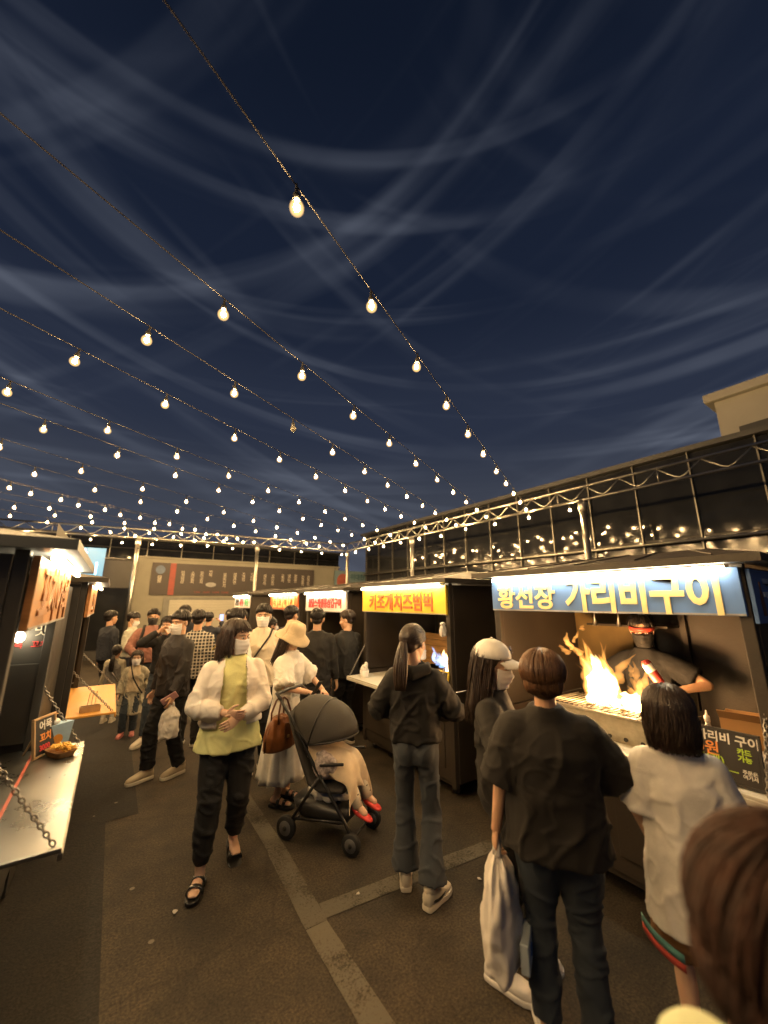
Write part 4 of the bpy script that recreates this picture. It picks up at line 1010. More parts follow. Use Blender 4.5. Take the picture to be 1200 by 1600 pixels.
man_mask = person('man in black jacket and white mask carrying a small white bag', (.68,5.22), 242, 1.72, 1.0, ftR=(.09,.13,0,.1), ftL=(-.08,-.12,0,0),
    wrR=(.25,.05,.82), wrL=(-.23,.14,.86), head=(-10,-5,0), hair=('fringe', HBLK), mask=MWHT, strn=300, vox=.010,
    top=dict(name='jacket', m=C('charcoal_jacket', (.020,.017,.016), .7), hem=.82, fit=1.12, hemw=1.12, fold=.010), bottom=dict(m=JBLK, r=(.098,.076,.068), len=.06), shoes=SNEAKB, seed=12)
w_hand = person('woman in black top lifting one hand to her mask', (.70,6.55), 205, 1.62, .92, ftR=(.10,.16,0,.3), ftL=(-.06,-.10,0,0),
    wrR=(.05,.19,1.51), wrL=(-.08,.17,1.47), poR=(1,.1,-.9), poL=(-1,.1,-.9), head=(8,-6,0), hair=('shoulder', HBLK), mask=MWHT, skin=SKIN2, strn=200,
    top=dict(m=JBLK, hem=.93, fit=1.08, fold=.009), bottom=dict(m=DENIM, r=(.092,.064,.056), len=.08), shoes=SNEAK, seed=13)
kid_coat = person('small child in long beige coat and pink shoes by the orange counter', (.40,7.02), 190, 1.10, .98, hs=1.28, ftR=(.10,.06,0,.2), ftL=(-.09,-.02,0,-.1), wrR=(.25,.08,.86), wrL=(-.30,.08,.98),
    hair=('long', HDBR), mask=MWHT, skin=SKIN2, strn=160, top=dict(m=LBEI, hem=.9, fit=1.0, sl=None), layers=[dict(name='coat', m=KHAKI, hem=.44, fit=1.22, hemw=1.5, back=.03, depth=.95, sr=(.09,.075,.065), fold=.014)],
    bottom=dict(m=DENIM, r=(.095,.08,.075), len=.05), shoes=('sneaker', (PINKSH, PINKSH)), seed=14)
pinkman = person('man in dusty pink sweatshirt and black mask wearing a backpack', (.60,7.75), 188, 1.70, 1.12, wrR=(.13,.24,1.0), wrL=(-.26,.05,.82), poR=(1,-.3,-.2), hair=('fringe', HBLK), mask=MBLK, strn=160,
    top=dict(name='sweatshirt', m=PINKS, hem=.88, fit=1.16, hemw=1.1, fold=.010), bottom=dict(m=DENIMG), shoes=SNDK, seed=15)
ws = person('person in pale shirt and blue jeans looking down beside the post', (.36,8.7), 112, 1.63, .95, wrR=(.16,.22,1.05), wrL=(-.12,.24,1.05), head=(0,-16,0), hair=('fringe', HBLK), mask=MWHT, strn=120,
    top=dict(m=C('pale_grey_green_cotton', (.46,.46,.38)), hem=.92, fit=1.12, fold=.010), bottom=dict(m=NAVYC), shoes=SNEAK, seed=16)
kid_back = person('small child in grey vest with pale sleeves seen from behind', (.16,7.9), 20, 1.12, 1.0, hs=1.28, hair=('lowpony', HBLK), strn=120, face=False,
    top=dict(m=KHAKI, hem=.88, fit=1.05), layers=[dict(name='vest', m=GREYV, hem=.62, fit=1.14, hemw=1.2, sl=None, fold=.008)], bottom=dict(m=C('pale_leggings', (.5,.46,.4)), r=(.08,.055,.045)), shoes=SNEAK, seed=17)
person('tall person in dark clothes half hidden by the second left stall', (.02,8.9), 60, 1.66, 1.0, hair=('short', HBLK), face=False, strn=80, top=dict(m=NAVYC, hem=.85, fit=1.12), bottom=dict(m=JBLK), shoes=SNDK, seed=18)
person('man in black and white checked shirt behind the masked man', (1.03,6.1), 20, 1.71, 1.0, hair=('short', HBLK), face=False, strn=200, top=dict(m=PLAID, hem=.84, fit=1.12, fold=.008), bottom=dict(m=JBLK), shoes=SNDK, seed=19)
person('person with curly dark hair farthest back near the shutter', (1.28,9.2), 30, 1.74, 1.0, hair=('volume', HBLK), face=False, strn=120, top=dict(m=NAVYC, hem=.86, fit=1.1), bottom=dict(m=JBLK), shoes=SNDK, seed=20)
phn = person('person in navy holding up a lit phone in the far crowd', (1.62,8.5), 25, 1.62, 1.0, wrR=(.16,.30,1.52), poR=(1,0,-.8), wrL=(-.2,.1,.9), hair=('short', HBLK), face=False, strn=100, top=dict(m=NAVYC, hem=.86, fit=1.1), bottom=dict(m=DENIM), shoes=SNDK, seed=21)
person('bareheaded person facing the camera in the far crowd beside the white cap', (2.06,8.7), 200, 1.66, 1.0, hair=('fringe', HBLK), mask=None, strn=100, top=dict(m=C('dull_brown_cloth', (.13,.09,.06)), hem=.86, fit=1.1), bottom=dict(m=JBLK), shoes=SNDK, seed=22)
fcap = person('person in a white cap and white mask in the far crowd', (2.42,9.6), 205, 1.68, 1.0, hair=('short', HBLK), mask=MWHT, strn=60, top=dict(m=C('grey_cloth', (.22,.21,.19)), hem=.86, fit=1.1), bottom=dict(m=JBLK), shoes=SNDK, seed=23)
baseball_cap(fcap, WHITE)
tee = person('tall man in cream tee and white mask with a cross-body strap', (1.60,5.02), 202, 1.79, 1.02, wrR=(.25,.06,.84), wrL=(-.26,.03,.82), head=(4,-3,0), hair=('fringe', HBLK), mask=MWHT, strn=300, vox=.010, skin=SKIN2,
    top=dict(m=C('cream_tee', (.68,.60,.46)), hem=.82, fit=1.16, hemw=1.12, sl='short', sr=(.098,.07,.05), slen=.80, flare=1.12, fold=.010), bottom=dict(m=JBLK), shoes=SNDK, seed=24)
bagm = person('man in white shirt seen from behind with a black and yellow shoulder bag', (1.24,4.82), 78, 1.74, 1.0, wrR=(.25,.08,.86), ftR=(.09,.05,0,.2), head=(10,-8,0), hair=('short', HBLK), face=False, strn=260, vox=.010,
    top=dict(m=WHITE, hem=.86, fit=1.12, sl='short', sr=(.092,.07,.05), slen=.85, fold=.009), bottom=dict(m=JBLK, r=(.10,.08,.072), len=.02), shoes=('sneaker', (JBLK, SOLE, WHTR)), seed=25)
buck = person('woman in white dress and beige bucket hat behind the stroller', (1.55,3.98), 140, 1.60, .95, wrR=(.10,.30,1.06), wrL=(-.19,.33,1.03), poR=(1,-.4,-.4), poL=(-1,-.4,-.4), head=(14,-22,0), lean=5, hair=('long', HDBR), strn=360, vox=.010, skin=SKIN2,
    hand=(.9,.9), palm=((-.2,-.2,-1),(.2,-.2,-1)), top=dict(m=C('white_linen', (.76,.73,.66), .8), hem=.90, fit=1.12, hemw=1.0, sl='short', sr=(.100,.08,.05), slen=.95, flare=1.1, fold=.011),
    bottom=dict(kind='skirt', m=C('white_linen', (.76,.73,.66), .8), hem=.24, hw=.27), shoes=('sandal', (BLKSH,)), seed=26)
bucket_hat(buck, C('beige_bucket_hat', (.56,.45,.29), .9, .3))
person('man in plain black sweater seen from behind at the white signed stall', (2.28,4.88), 30, 1.73, 1.05, wrR=(.27,.02,.80), ftR=(.10,0,0,.2), hair=('crop', HBLK), face=False, strn=260, vox=.010,
    top=dict(name='sweater', m=C('black_sweater', (.011,.010,.0095)), hem=.86, fit=1.10, fold=.008), bottom=dict(m=C('charcoal_slacks', (.028,.026,.026)), r=(.105,.085,.075)), shoes=SNDK, seed=27)
person('man in navy shirt beside the man in the black sweater', (2.26,5.75), 50, 1.76, 1.02, hair=('short', HBLK), face=False, strn=160, head=(14,0,0), top=dict(m=C('navy_shirt', (.020,.026,.044)), hem=.86, fit=1.12), bottom=dict(m=JBLK), shoes=SNDK, seed=28)
person('woman in coral top with dark ponytail and white mask', (2.02,5.95), 75, 1.60, .95, hair=('lowpony', HBLK), mask=MWHT, strn=200, head=(14,-4,0), top=dict(m=ORNG, hem=.86, fit=1.06, sl='short'), bottom=dict(m=DENIM), shoes=SNEAK, seed=29)
person('person in black standing in the gap between yellow and white signed stalls', (2.78,4.98), 350, 1.70, 1.05, hair=('short', HDBR), face=False, strn=160, head=(-30,-8,0), top=dict(m=C('black_hoodie', (.016,.015,.014)), hem=.84, fit=1.15), bottom=dict(m=JBLK), shoes=SNDK, seed=30)
pony = person('young woman in black hoodie, flared jeans and ponytail seen from behind', (1.86,2.32), 44, 1.66, .92, wrR=(.14,.24,1.06), wrL=(-.14,.24,1.06), poR=(1,-.6,-.5), poL=(-1,-.6,-.5), ftR=(.10,-.06,0,.55), ftL=(-.09,.09,0,-.15),
    head=(26,-4,0), hair=('pony', HDBR), strn=800, vox=.009, skin=SKIN2, top=dict(name='hoodie', m=C('black_hoodie_jersey', (.0105,.009,.008)), hem=.94, fit=1.14, hemw=1.08, sr=(.084,.072,.05), fold=.010, neck=1.462, vox=.010),
    bottom=dict(m=DENIMG, r=(.090,.064,.098), calf=.88, len=.07, fold=.005), shoes=('sneaker', (SNW, SOLE, BLKSH)), seed=31)
# hood lying on her back, and the raw hems
hg = G(); T_ = pony['T']
hg.tube([T_((.10,.02,1.44)), T_((.10,-.07,1.42)), T_((.0,-.115,1.395)), T_((-.10,-.07,1.42)), T_((-.10,.02,1.44))], [.022,.040,.052,.040,.022], 12)
ob('hood', remesh(hg, .010, 4), MATS['black_hoodie_jersey'], pony['root'], True)
capw = person('woman in white cap and mask with long hair, wearing black', (1.92,1.64), 152, 1.58, .95, wrR=(.12,.26,1.12), wrL=(-.22,.1,.86), poR=(1,-.4,-.4), head=(2,-6,0), hair=('long', HDBR), mask=MWHT, strn=300, vox=.009, skin=SKIN2,
    ftR=(.09,-.05,0,.2), ftL=(-.10,.06,0,-.1), top=dict(m=C('soft_black_knit', (.013,.011,.010)), hem=.86, fit=1.12, sr=(.088,.07,.05)), bottom=dict(m=C('black_leggings', (.014,.013,.013)), r=(.085,.056,.042), len=.16), shoes=('slipon', (WHTR,)), seed=32)
baseball_cap(capw, C('white_cap_twill', (.80,.78,.72), .8), M('navy_thread', (.03,.045,.12), .6))
brn = person('short brown haired woman in loose black tee holding a white plastic bag', (1.84,1.26), 50, 1.58, 1.14, wrR=(.12,.26,1.10), wrL=(-.30,.0,.80), poL=(-1,-.5,0), poR=(1,-.4,-.4), head=(6,-3,0), hair=('volume', HBRN), face=True, strn=1500, vox=.008,
    hand=(.6,1.15), palm=((0,0,-1),(.9,.2,0)), ftR=(.11,0,0,.2), ftL=(-.11,.02,0,-.1), top=dict(m=BRNW, hem=.80, fit=1.22, hemw=1.30, sl='short', sr=(.105,.08,.06), slen=1.0, flare=1.16, fold=.007, vox=.010), bottom=dict(m=DENIM, r=(.108,.078,.066), len=.02), shoes=('slipon', (WHTR,)), seed=33)
bob = person('child with black bob in oversized white tee and tan shorts', (2.20,.86), 62, 1.43, .93, hs=1.16, wrR=(.16,.16,.90), wrL=(-.16,.16,.90), poR=(.6,-1,-.1), poL=(-.6,-1,-.1), head=(4,-4,0), hair=('bob', HDBR), strn=1500, vox=.008, skin=SKIN2,
    top=dict(m=C('oversized_white_tee', (.80,.77,.71)), hem=.62, fit=1.20, hemw=1.42, sl='short', sr=(.090,.08,.06), slen=.88, flare=1.2, fold=.006, vox=.010), bottom=dict(kind='shorts', m=TAN, r=(.108,.125,.1), w=.86, len=1.0, fold=.004), shoes=SNEAKB, seed=34)
nearp = person('out-of-focus dark brown haired head passing close at the lower right corner', (.775,.185), 95, 1.515, 1.0, hs=1.2, hair=('volume', HNEAR), face=False, strn=1600, vox=.010, head=(0,-6,12),
    top=dict(m=C('pale_green_shirt', (.55,.60,.38)), hem=.8, fit=1.15), bottom=dict(m=JBLK), shoes=SNDK, seed=35)
vend = person('grill cook in black tee, red visor and black mask behind the flames', (3.86,1.60), 275, 1.72, .98, wrR=(.22,.30,1.12), wrL=(-.30,.22,1.18), poR=(1,-.3,-.5), poL=(-1,-.3,-.6), head=(-26,-14,0), lean=4, hair=('short', HBLK), mask=MBLK, strn=160, vox=.010, hand=(1.0,.8), palm=((-1,0,0),(0,0,-1)),
    top=dict(m=C('cook_black_tee', (.009,.009,.010)), hem=.84, fit=1.08, sl='short', sr=(.088,.07,.06)), bottom=dict(m=JBLK), shoes=SNDK, seed=36)
Hm = vend['Hm']
rows = [[Hm @ Vector(((.083+.004)*math.sin(a), -.01 + .104*math.cos(a), z)) for a in [(-1+2*k/16)*2.2 for k in range(17)]] for z in (.012,.042)]
vis = ob('red_visor', G().grid(rows), M('red_visor_plastic', (.55,.07,.05), .35), vend['root'], True, solid=.004)
v2 = person('cook in dark apron at the counter of the white signed stall', (3.5,5.6), 262, 1.68, 1.0, wrR=(.1,.36,1.08), wrL=(-.22,.34,1.06), poR=(1,-.2,-.6), poL=(-1,-.2,-.6), hair=('short', HBLK), mask=MBLK, strn=80, top=dict(m=JBLK, hem=.84, fit=1.1, sl='short'), bottom=dict(m=JBLK), shoes=SNDK, seed=37)

# --- straps, bags and other things worn or carried
def strap(pd, pts, mat, w=.012, name='strap'):
    return ob(name, G().tube([pd['T'](p) for p in pts], w, 6, flat=.35), mat, pd['root'], True)
strap(tee, [(-.13,-.09,1.40),(-.115,.0,1.448),(-.09,.11,1.36),(.02,.165,1.2),(.13,.155,1.03),(.19,.06,.94)], JBLK)
for k in (-1, 1): strap(pinkman, [(k*.11,-.12,1.40),(k*.11,.0,1.462),(k*.115,.12,1.36),(k*.14,.17,1.2),(k*.19,.05,1.06)], JBLK, .022)
strap(kid_coat, [(.10,-.08,1.42),(.08,.06,1.44),(.0,.16,1.2),(-.12,.17,1.0),(-.2,.1,.86)], JBLK, .014)
bp = G(); bp.ell((0,-.24,1.18), (.17,.11,.24)); ob('backpack', remesh(bp, .015, 4), JBLK, pinkman['root'], True)
strap(kid_back, [(-.14,-.02,1.42),(-.02,-.17,1.2),(.16,-.17,.95)], STEELD, .012); 
# red print scarf round the bob child's neck and the coloured hem print of the tee
ob('scarf', G().tube([bob['T'](p) for p in ((.0,-.098,1.445),(.075,-.065,1.45),(.092,.0,1.452),(.05,.075,1.43),(0,.09,1.42),(-.05,.075,1.43),(-.092,.0,1.452),(-.075,-.065,1.45),(.0,-.098,1.445))], [.022]*9, 8, flat=.8), C('red_scarf', (.50,.05,.03)), bob['root'], True)
text('GOOD', .05, JBLK, bob['root'], frame(bob['T']((.02,-.128,1.446)), (1,0,0), (0,0,1)), name='scarf_print', bold=.001)
ft = G(); rows = []
for z in (.555,.585,.60,.625):
    rows.append([(-.262*math.cos(a)*1.0, -.226*math.sin(a), z + .06*(k_-5)*-.06) for k_, a in enumerate([.25 + k*.09 for k in range(11)])])
TEAL = C('teal_stripe', (.10,.27,.25)); REDS = C('red_stripe', (.50,.07,.05))
ob('hem_stripe', G().grid([rows[0], rows[1]]), REDS, bob['root'], True, solid=.004); ob('hem_stripe', G().grid([[(p[0]*1.004,p[1]*1.004,p[2]+.006) for p in rows[1]], [(p[0]*1.004,p[1]*1.004,p[2]) for p in rows[3]]]), TEAL, bob['root'], True, solid=.004)

PLAS_ = M('white_plastic_film', (.74,.70,.64), .32, 0, .06, 6, .35, 14); 
def plastic_bag(label, top, w, h, seed, mat=None, dpt=.55, rz=0.):
    root = empty('plastic_bag', top, rz); tag(root, label, 'bag'); g = G(); n = 40; rows = []
    prof = [(0,.10),(-.05,.20),(-.12,.44),(-.22,.70),(-.36,.86),(-.55,.95),(-.75,1.0),(-.92,.94),(-.985,.7),(-1.0,.12)]
    zs_ = np.linspace(0, 1, 26); pz_ = [-q[0] for q in prof]; pr_ = [q[1] for q in prof]
    for u in zs_:
        r = float(np.interp(u, pz_, pr_)); z = -u; row = []
        for j in range(n + 1):
            a = 2*math.pi*j/n; f = 1 + .20*(1-u)**2*math.sin(9*a + 2*math.sin(2*a) + seed) + .05*math.sin(3*a + z*5 + seed) + .03*math.sin(5*a - z*9)
            row.append((w/2*r*f*math.cos(a), w/2*dpt*r*f*math.sin(a), h*z + .01*math.sin(5*a)))
        rows.append(row)
    me = G().grid(rows).mesh('bag'); fixn(me)
    def crinkle(co, no):
        q = 1.5*np.exp(-(vnoise(co*np.array([1,1,.6]), 26/(w/.3), int(seed*7), 2)/.15)**2) + vnoise(co, 55, int(seed*5), 2)*.5 - .6
        return co + no * (.012*w/.3*q*np.clip(-co[:,2]/(h*.3), .1, 1))[:, None]
    displace(me, crinkle)
    o = ob('pouch', me, mat or PLAS_, root, True, sub=1)
    for s in (-1, 1): ob('handle', G().tube([(s*.03*w/.3, s*.012, -.05*h), (s*.022, s*.010, .05*h), (0, s*.006, .12*h), (-.016*s, s*.008, .04*h), (-s*.02, s*.008, -.05*h)], [.014,.009,.006,.009,.014], 6), mat or PLAS_, root, True)
    return root
wl = world(brn, brn['wr'][-1] + Vector((0,.01,-.085)))
pb = plastic_bag('large white plastic bag hanging from the hand of the black tee woman', wl, .34, .46, 1.0, rz=R(30))
bx = ob('food_box', G().box((-.085, -.125, -.41), (.075, -.088, -.30)), M('pale_blue_carton', (.50,.58,.62), .6), pb, bev=.006)
text('맛', .04, BLU, bx, frame((-.02, -.127, -.35), (1,0,0), (0,0,1)), name='print')
wl = world(man_mask, man_mask['wr'][-1] + Vector((0,.01,-.09)))
plastic_bag('small white plastic bag in the hand of the masked man in black', wl, .20, .33, 2.2)
ob_ = tag(ob('phone', G().box((-.04,-.006,-.08), (.04,.006,.08)), [M('pink_phone', (.5,.28,.28), .4)], None, bev=.006), 'pink phone held beside the small white plastic bag', 'phone'); ob_.location = wl + Vector((-.03,-.02,.07)); ob_.rotation_euler = (.6, .9, .5)
q = world(phn, phn['wr'][1] + Vector((0,.08,.07)))
ph = empty('phone', q, R(-15)); tag(ph, 'lit phone held up in the far crowd', 'phone')
ob('case', G().box((-.04,-.004,-.08), (.04,.006,.08)), BLK, ph, bev=.006); ob('screen', G().box((-.036,-.0055,-.072), (.036,-.004,.072)), M('lit_phone_screen', (.2,.3,.6), .3, emit=1.2, ecol=(.35,.5,1)), ph)
# shoulder bag of the man in white
sb = empty('shoulder_bag', world(bagm, (.24,-.10,1.02)), R(20)); tag(sb, 'black shoulder bag with yellow panel on the man in white', 'bag')
g = G(); g.loft([((0,0,z), (1,0,0), (0,1,0), rx, ry) for z, rx, ry in ((-.20,.10,.05),(-.17,.12,.07),(.05,.12,.06),(.2,.07,.03))], 16, pw=3); ob('pouch', g, JBLK, sb, True)
ob('panel', G().box((-.10,-.078,-.15), (-.02,-.062,.15)), YELB, sb, bev=.01); ob('panel', G().box((-.135,-.03,-.17), (-.118,.05,.12)), YELB, sb, bev=.006)
ob('strap', G().tube([(-.05,0,.18), (-.1,.06,.33), (-.16,.08,.40), (-.2,.16,.3)], .014, 6, flat=.4), YELB, sb, True)
# brown leather handbag
LEA = M('brown_leather', (.23,.085,.026), .38, 0, .25, 8, .25, 30); LEAD = M('dark_brown_leather', (.13,.05,.018), .4, 0, .2, 10)
hb = empty('handbag', world(buck, (.30,.12,.70)), R(24)); tag(hb, 'brown leather tote hanging on the arm of the bucket hat woman', 'bag')
g = G(); g.loft([((0,0,z), (1,0,0), (0,1,0), rx, ry) for z, rx, ry in ((-.10,.15,.075),(-.085,.17,.09),(.02,.165,.085),(.12,.125,.06),(.17,.10,.045))], 28, pw=2.6)
me = remesh(g, .009, 4); displace(me, lambda co, no: co + no * (.010*vnoise(co*np.array([1,1,.35]), 40, 3, 2) * np.clip((co[:,2]+.12)/.12, .2, 1.6))[:, None]); ob('pouch', me, LEA, hb, True)
for s in (-1, 1):
    ob('handle', G().tube([(-.07, s*.045, .12), (-.075, s*.045, .20), (-.04, s*.03, .30), (.0, s*.025, .33), (.04, s*.03, .30), (.075, s*.045, .20), (.07, s*.045, .12)], .009, 6), LEAD, hb, True)
    ob('side_strap', G().tube([(s*.13, 0, .10), (s*.17, 0, .0), (s*.172, 0, -.09)], .013, 6, flat=.4), LEAD, hb, True)
ob('flap', G().box((-.035,-.096,.0), (.035,-.082,.13)), LEAD, hb, bev=.01); ob('clasp', G().box((-.014,-.103,.005), (.014,-.095,.03)), M('brass', (.7,.5,.2), .3, .9), hb, bev=.003)
# small black device in the bucket hat woman's hand
pd_ = tag(ob('phone', G().box((-.036,-.005,-.07), (.036,.005,.07)), BLK, None, bev=.006), 'black phone in the hand of the bucket hat woman', 'phone'); pd_.location = world(buck, buck['wr'][1] + Vector((-.02,.085,.04))); pd_.rotation_euler = (.5,.2,.6)

# --- stroller with the child in it
SF = C('grey_stroller_fabric', (.045,.042,.038), .8); FRB = M('black_frame', (.018,.018,.018), .4); TYR = M('tyre_rubber', (.015,.015,.015), .7); RIM = M('grey_rim', (.10,.10,.10), .4)
sr = empty('stroller', (1.70,3.27,0), -R(146)); tag(sr, 'black folding stroller with a big domed canopy in the alley', 'stroller')   # local +y is its front
def wheel(x, y, r):
    def ringg(r0, w):
        return G().loft([((x - w, y, r), (0,1,0), (0,0,1), r0*.9, r0*.9), ((x - w*.7, y, r), (0,1,0), (0,0,1), r0, r0), ((x + w*.7, y, r), (0,1,0), (0,0,1), r0, r0), ((x + w, y, r), (0,1,0), (0,0,1), r0*.9, r0*.9)], 22)
    w = ob('wheel', ringg(r, .02), TYR, sr, True); ob('rim', ringg(r*.66, .0225), RIM, w, True); ob('hub', ringg(r*.22, .028), FRB, w, True)
for x in (-.20, .20): wheel(x, .30, .075); wheel(x, -.28, .085)
for s in (-1, 1):
    x = s*.20
    ob('front_leg', G().tube([(x*.95, .30, .10), (x*.95, .24, .20), (x*.98, -.02, .52), (x, -.30, .90), (x, -.40, 1.02)], .013, 8), FRB, sr, True)
    ob('rear_leg', G().tube([(x*.95, -.28, .09), (x*.95, .02, .50)], .013, 8), FRB, sr, True)
    ob('side_link', G().tube([(x*.95, .24, .20), (x*.95, -.26, .15)], .010, 8), FRB, sr, True)
    ob('seat_arm', G().tube([(x, -.02, .56), (x, .22, .60)], .012, 8), FRB, sr, True)
ob('handlebar', G().tube([(-.20,-.40,1.02), (-.19,-.45,1.06), (0,-.46,1.065), (.19,-.45,1.06), (.20,-.40,1.02)], .016, 10), FRB, sr, True)
ob('front_axle', G().tube([(-.2,.30,.10), (.2,.30,.10)], .010, 8), FRB, sr, True); ob('rear_axle', G().tube([(-.2,-.28,.085), (.2,-.28,.085)], .010, 8), FRB, sr, True)
g = G(); g.loft([((0,y,z), (1,0,0), ay, .19, th) for y, z, ay, th in ((.20,.40,(0,0,1),.03),(.0,.38,(0,0,1),.035),(-.10,.42,(0,.6,.8),.035),(-.22,.66,(0,1,.3),.03),(-.33,.92,(0,1,.3),.02))], 18, pw=3); ob('seat', g, SF, sr, True)
rows = []
for i in range(11):           # canopy: a sector of a shell turning about the hinge
    u = i/10; th = R(-48 + 128*u); row = []
    for k in range(17):
        a = math.pi*k/16; rad = .34
        row.append((-.215*math.cos(a), -.10 + rad*math.sin(th)*math.sin(a)**.7, .70 + rad*math.cos(th)*math.sin(a)**.7 + .012*math.sin(u*math.pi*3)*math.sin(a)))
    rows.append(row)
cn = ob('canopy', G().grid(rows), SF, sr, True, solid=.008)
for u in (0, 5, 10): ob('canopy_rib', G().tube([(p[0]*1.012, p[1]*1.0, p[2]+.004) for p in rows[u]], .007, 6), FRB, cn, True)
ob('basket', G().loft([((0,.0,.16), (1,0,0), (0,1,0), .17, .22), ((0,.0,.20), (1,0,0), (0,1,0), .19, .25), ((0,-.01,.27), (1,0,0), (0,1,0), .20, .27)], 20, pw=4, cap=True), FRB, sr, True)
me = remesh(G().ell((-.02,.0,.30), (.15,.2,.07)), .012, 2); displace(me, lambda co, no: co + no*(.018*vnoise(co, 26, 8, 3))[:, None]); bgp = ob('shopping', me, PLAS_, None, True); bgp.parent = None
bgp.name = 'plastic_bag'; tag(bgp, 'crumpled pale bag stuffed into the stroller basket', 'bag'); bgp.matrix_world = Matrix.Translation(sr.location) @ Matrix.Rotation(-R(146), 4, 'Z')
# child: legs in socks, red shoes, blanket over the lap
kd = empty('person', (1.70,3.27,0), -R(146)); tag(kd, 'toddler in the stroller under a peach blanket with patterned socks', 'person', 'people in the night market')
g = G(); g.caps((0,-.10,.52), (0,-.17,.70), .10, .09); g.ell((0,-.16,.86), (.085,.09,.10)); g.caps((0,-.16,.72), (0,-.16,.8), .05, .05)
for s in (-1, 1): g.caps((s*.06,-.06,.46), (s*.075,.20,.50), .058, .045); g.caps((s*.075,.20,.50), (s*.09,.30,.28), .042, .034); g.caps((s*.09,.30,.28), (s*.095,.36,.245), .032, .028); g.caps((s*.09,-.15,.68), (s*.13,-.02,.60), .035, .03); g.caps((s*.13,-.02,.60), (s*.06,.08,.62), .03, .025)
ob('body', remesh(g, .010, 4), SKIN2, kd, True)
SOCK_ = C('cream_sock', (.74,.66,.52)); DOT = M('dark_sock_print', (.06,.05,.05), .7); REDSH = M('red_jelly_shoe', (.72,.06,.05), .4)
for s in (-1, 1):
    so = ob('sock', G().tube([(s*.078,.21,.475), (s*.085,.26,.37), (s*.0905,.302,.275)], [.047,.043,.040], 14), SOCK_, kd, True)
    for k in range(4):
        c = Vector((s*.078,.21,.475)).lerp(Vector((s*.09,.30,.28)), .2 + k*.22) + Vector((.012 - .02*(k % 2), .036, .016)); ob('sock_print', G().ell(c, (.013,.006,.004), None, 8, 4), DOT, so, True)
    g = G(); g.loft([((s*.09, y, z), (1,0,0), (0,-.35,.94), x, h) for y, z, x, h in ((.265,.262,.026,.034),(.285,.252,.034,.040),(.33,.236,.036,.032),(.375,.220,.040,.026),(.405,.210,.034,.020),(.42,.206,.016,.010))], 14); o = ob('shoe', g, REDSH, kd, True)
    ob('strap', G().tube([(s*.09-.036,.315,.25), (s*.09,.31,.285), (s*.09+.036,.315,.25)], .007, 6, flat=.5), REDSH, o, True)
    ob('bow', G().ell((s*.09,.352,.262), (.014,.010,.008), None, 8, 5), M('white_bow', (.7,.65,.6), .5), o, True)
path = [(-.13,.76),(-.09,.735),(-.03,.70),(.05,.665),(.13,.635),(.20,.61),(.25,.565),(.275,.50),(.285,.44),(.29,.385)]
rows = []; nv = 26; nu = 30
for i in range(nv):
    t_ = i/(nv-1)*(len(path)-1); k_ = min(int(t_), len(path)-2); fr_ = t_ - k_
    y_ = path[k_][0]*(1-fr_) + path[k_+1][0]*fr_; z_ = path[k_][1]*(1-fr_) + path[k_+1][1]*fr_; hang = max(0, (i/(nv-1) - .62)/.38); row = []
    for j in range(nu):
        u_ = -1 + 2*j/(nu-1); x_ = u_*(.175 + .02*hang)
        rip = .014*math.sin(u_*11 + 1.2*math.sin(i*.3)) * (.25 + hang) + .008*math.sin(u_*5 + i*.55)
        knee = .022*(math.exp(-((abs(u_) - .42)/.25)**2)) * math.exp(-((y_ - .2)/.1)**2)
        row.append((x_ + .006*math.sin(i*.9 + u_*3), y_ + rip*hang, z_ + knee + rip*(1-hang) - .15*abs(u_)**4 + .012*math.sin(u_*7)*hang))
    rows.append(row)
ob('blanket', G().grid(rows), C('pale_peach_blanket', (.72,.58,.40), .85, .2), kd, True, solid=.007, sub=1)
g = G(); g.ell((.15,.02,.56), (.06,.11,.10)); me = remesh(g, .009, 3); displace(me, lambda co, no: co + no*(.012*vnoise(co, 40, 22, 2))[:, None]); ob('coverlet', me, M('floral_coverlet', (.46,.40,.38), .85, 0, .5, 45), kd, True)
g = G(); g.ell((0,-.165,.885), (.09,.095,.085)); ob('hair', remesh(g, .01, 2), HBLK, kd, True)
# ---------------------------------------------------------------- things on and in the stalls
GRILL = M('greasy_steel', (.42,.37,.28), .42, .7, .3, 9, .2, 40); CHAR = M('char_black', (.02,.018,.016), .8)
gr = empty('charcoal_grill', (3.16,1.60,.90)); tag(gr, 'long steel charcoal grill with vent holes on the blue sign stall counter', 'grill')
g = G(); g.add([(-.16,-.42,.0),(.18,-.42,.0),(.18,.36,.0),(-.16,.36,.0),(-.20,-.46,.17),(.22,-.46,.17),(.22,.40,.17),(-.20,.40,.17)], [(0,3,2,1),(0,1,5,4),(1,2,6,5),(2,3,7,6),(3,0,4,7),(4,5,6,7)])
ob('firebox', g, GRILL, gr, bev=.004)
for k in range(7):
    y = -.36 + k*.105; ob('vent_hole', G().loft([((-.1695,y,.035), (0,1,0), (.22,0,1), .014, .014), ((-.1735,y,.035), (0,1,0), (.22,0,1), .014, .014)], 12), CHAR, gr)
ob('rim', G().tube([(-.205,-.465,.178),(.225,-.465,.178),(.225,.405,.178),(-.205,.405,.178),(-.205,-.465,.178)], .012, 6), GRILL, gr, True)
ob('coal_bed', remesh(G().box((-.18,-.44,.15), (.20,.38,.182)), .02, 1), CHAR, gr)
for k in range(22): 
    if k == 0: gb_ = ob('grate_bar', G().tube([(-.20,0,.196),(.22,0,.196)], .004, 5), GRILL, gr, True); gb_.location = (0,-.44,0)
    else: dup(gb_, gr, (0, -.44 + k*.039, 0))
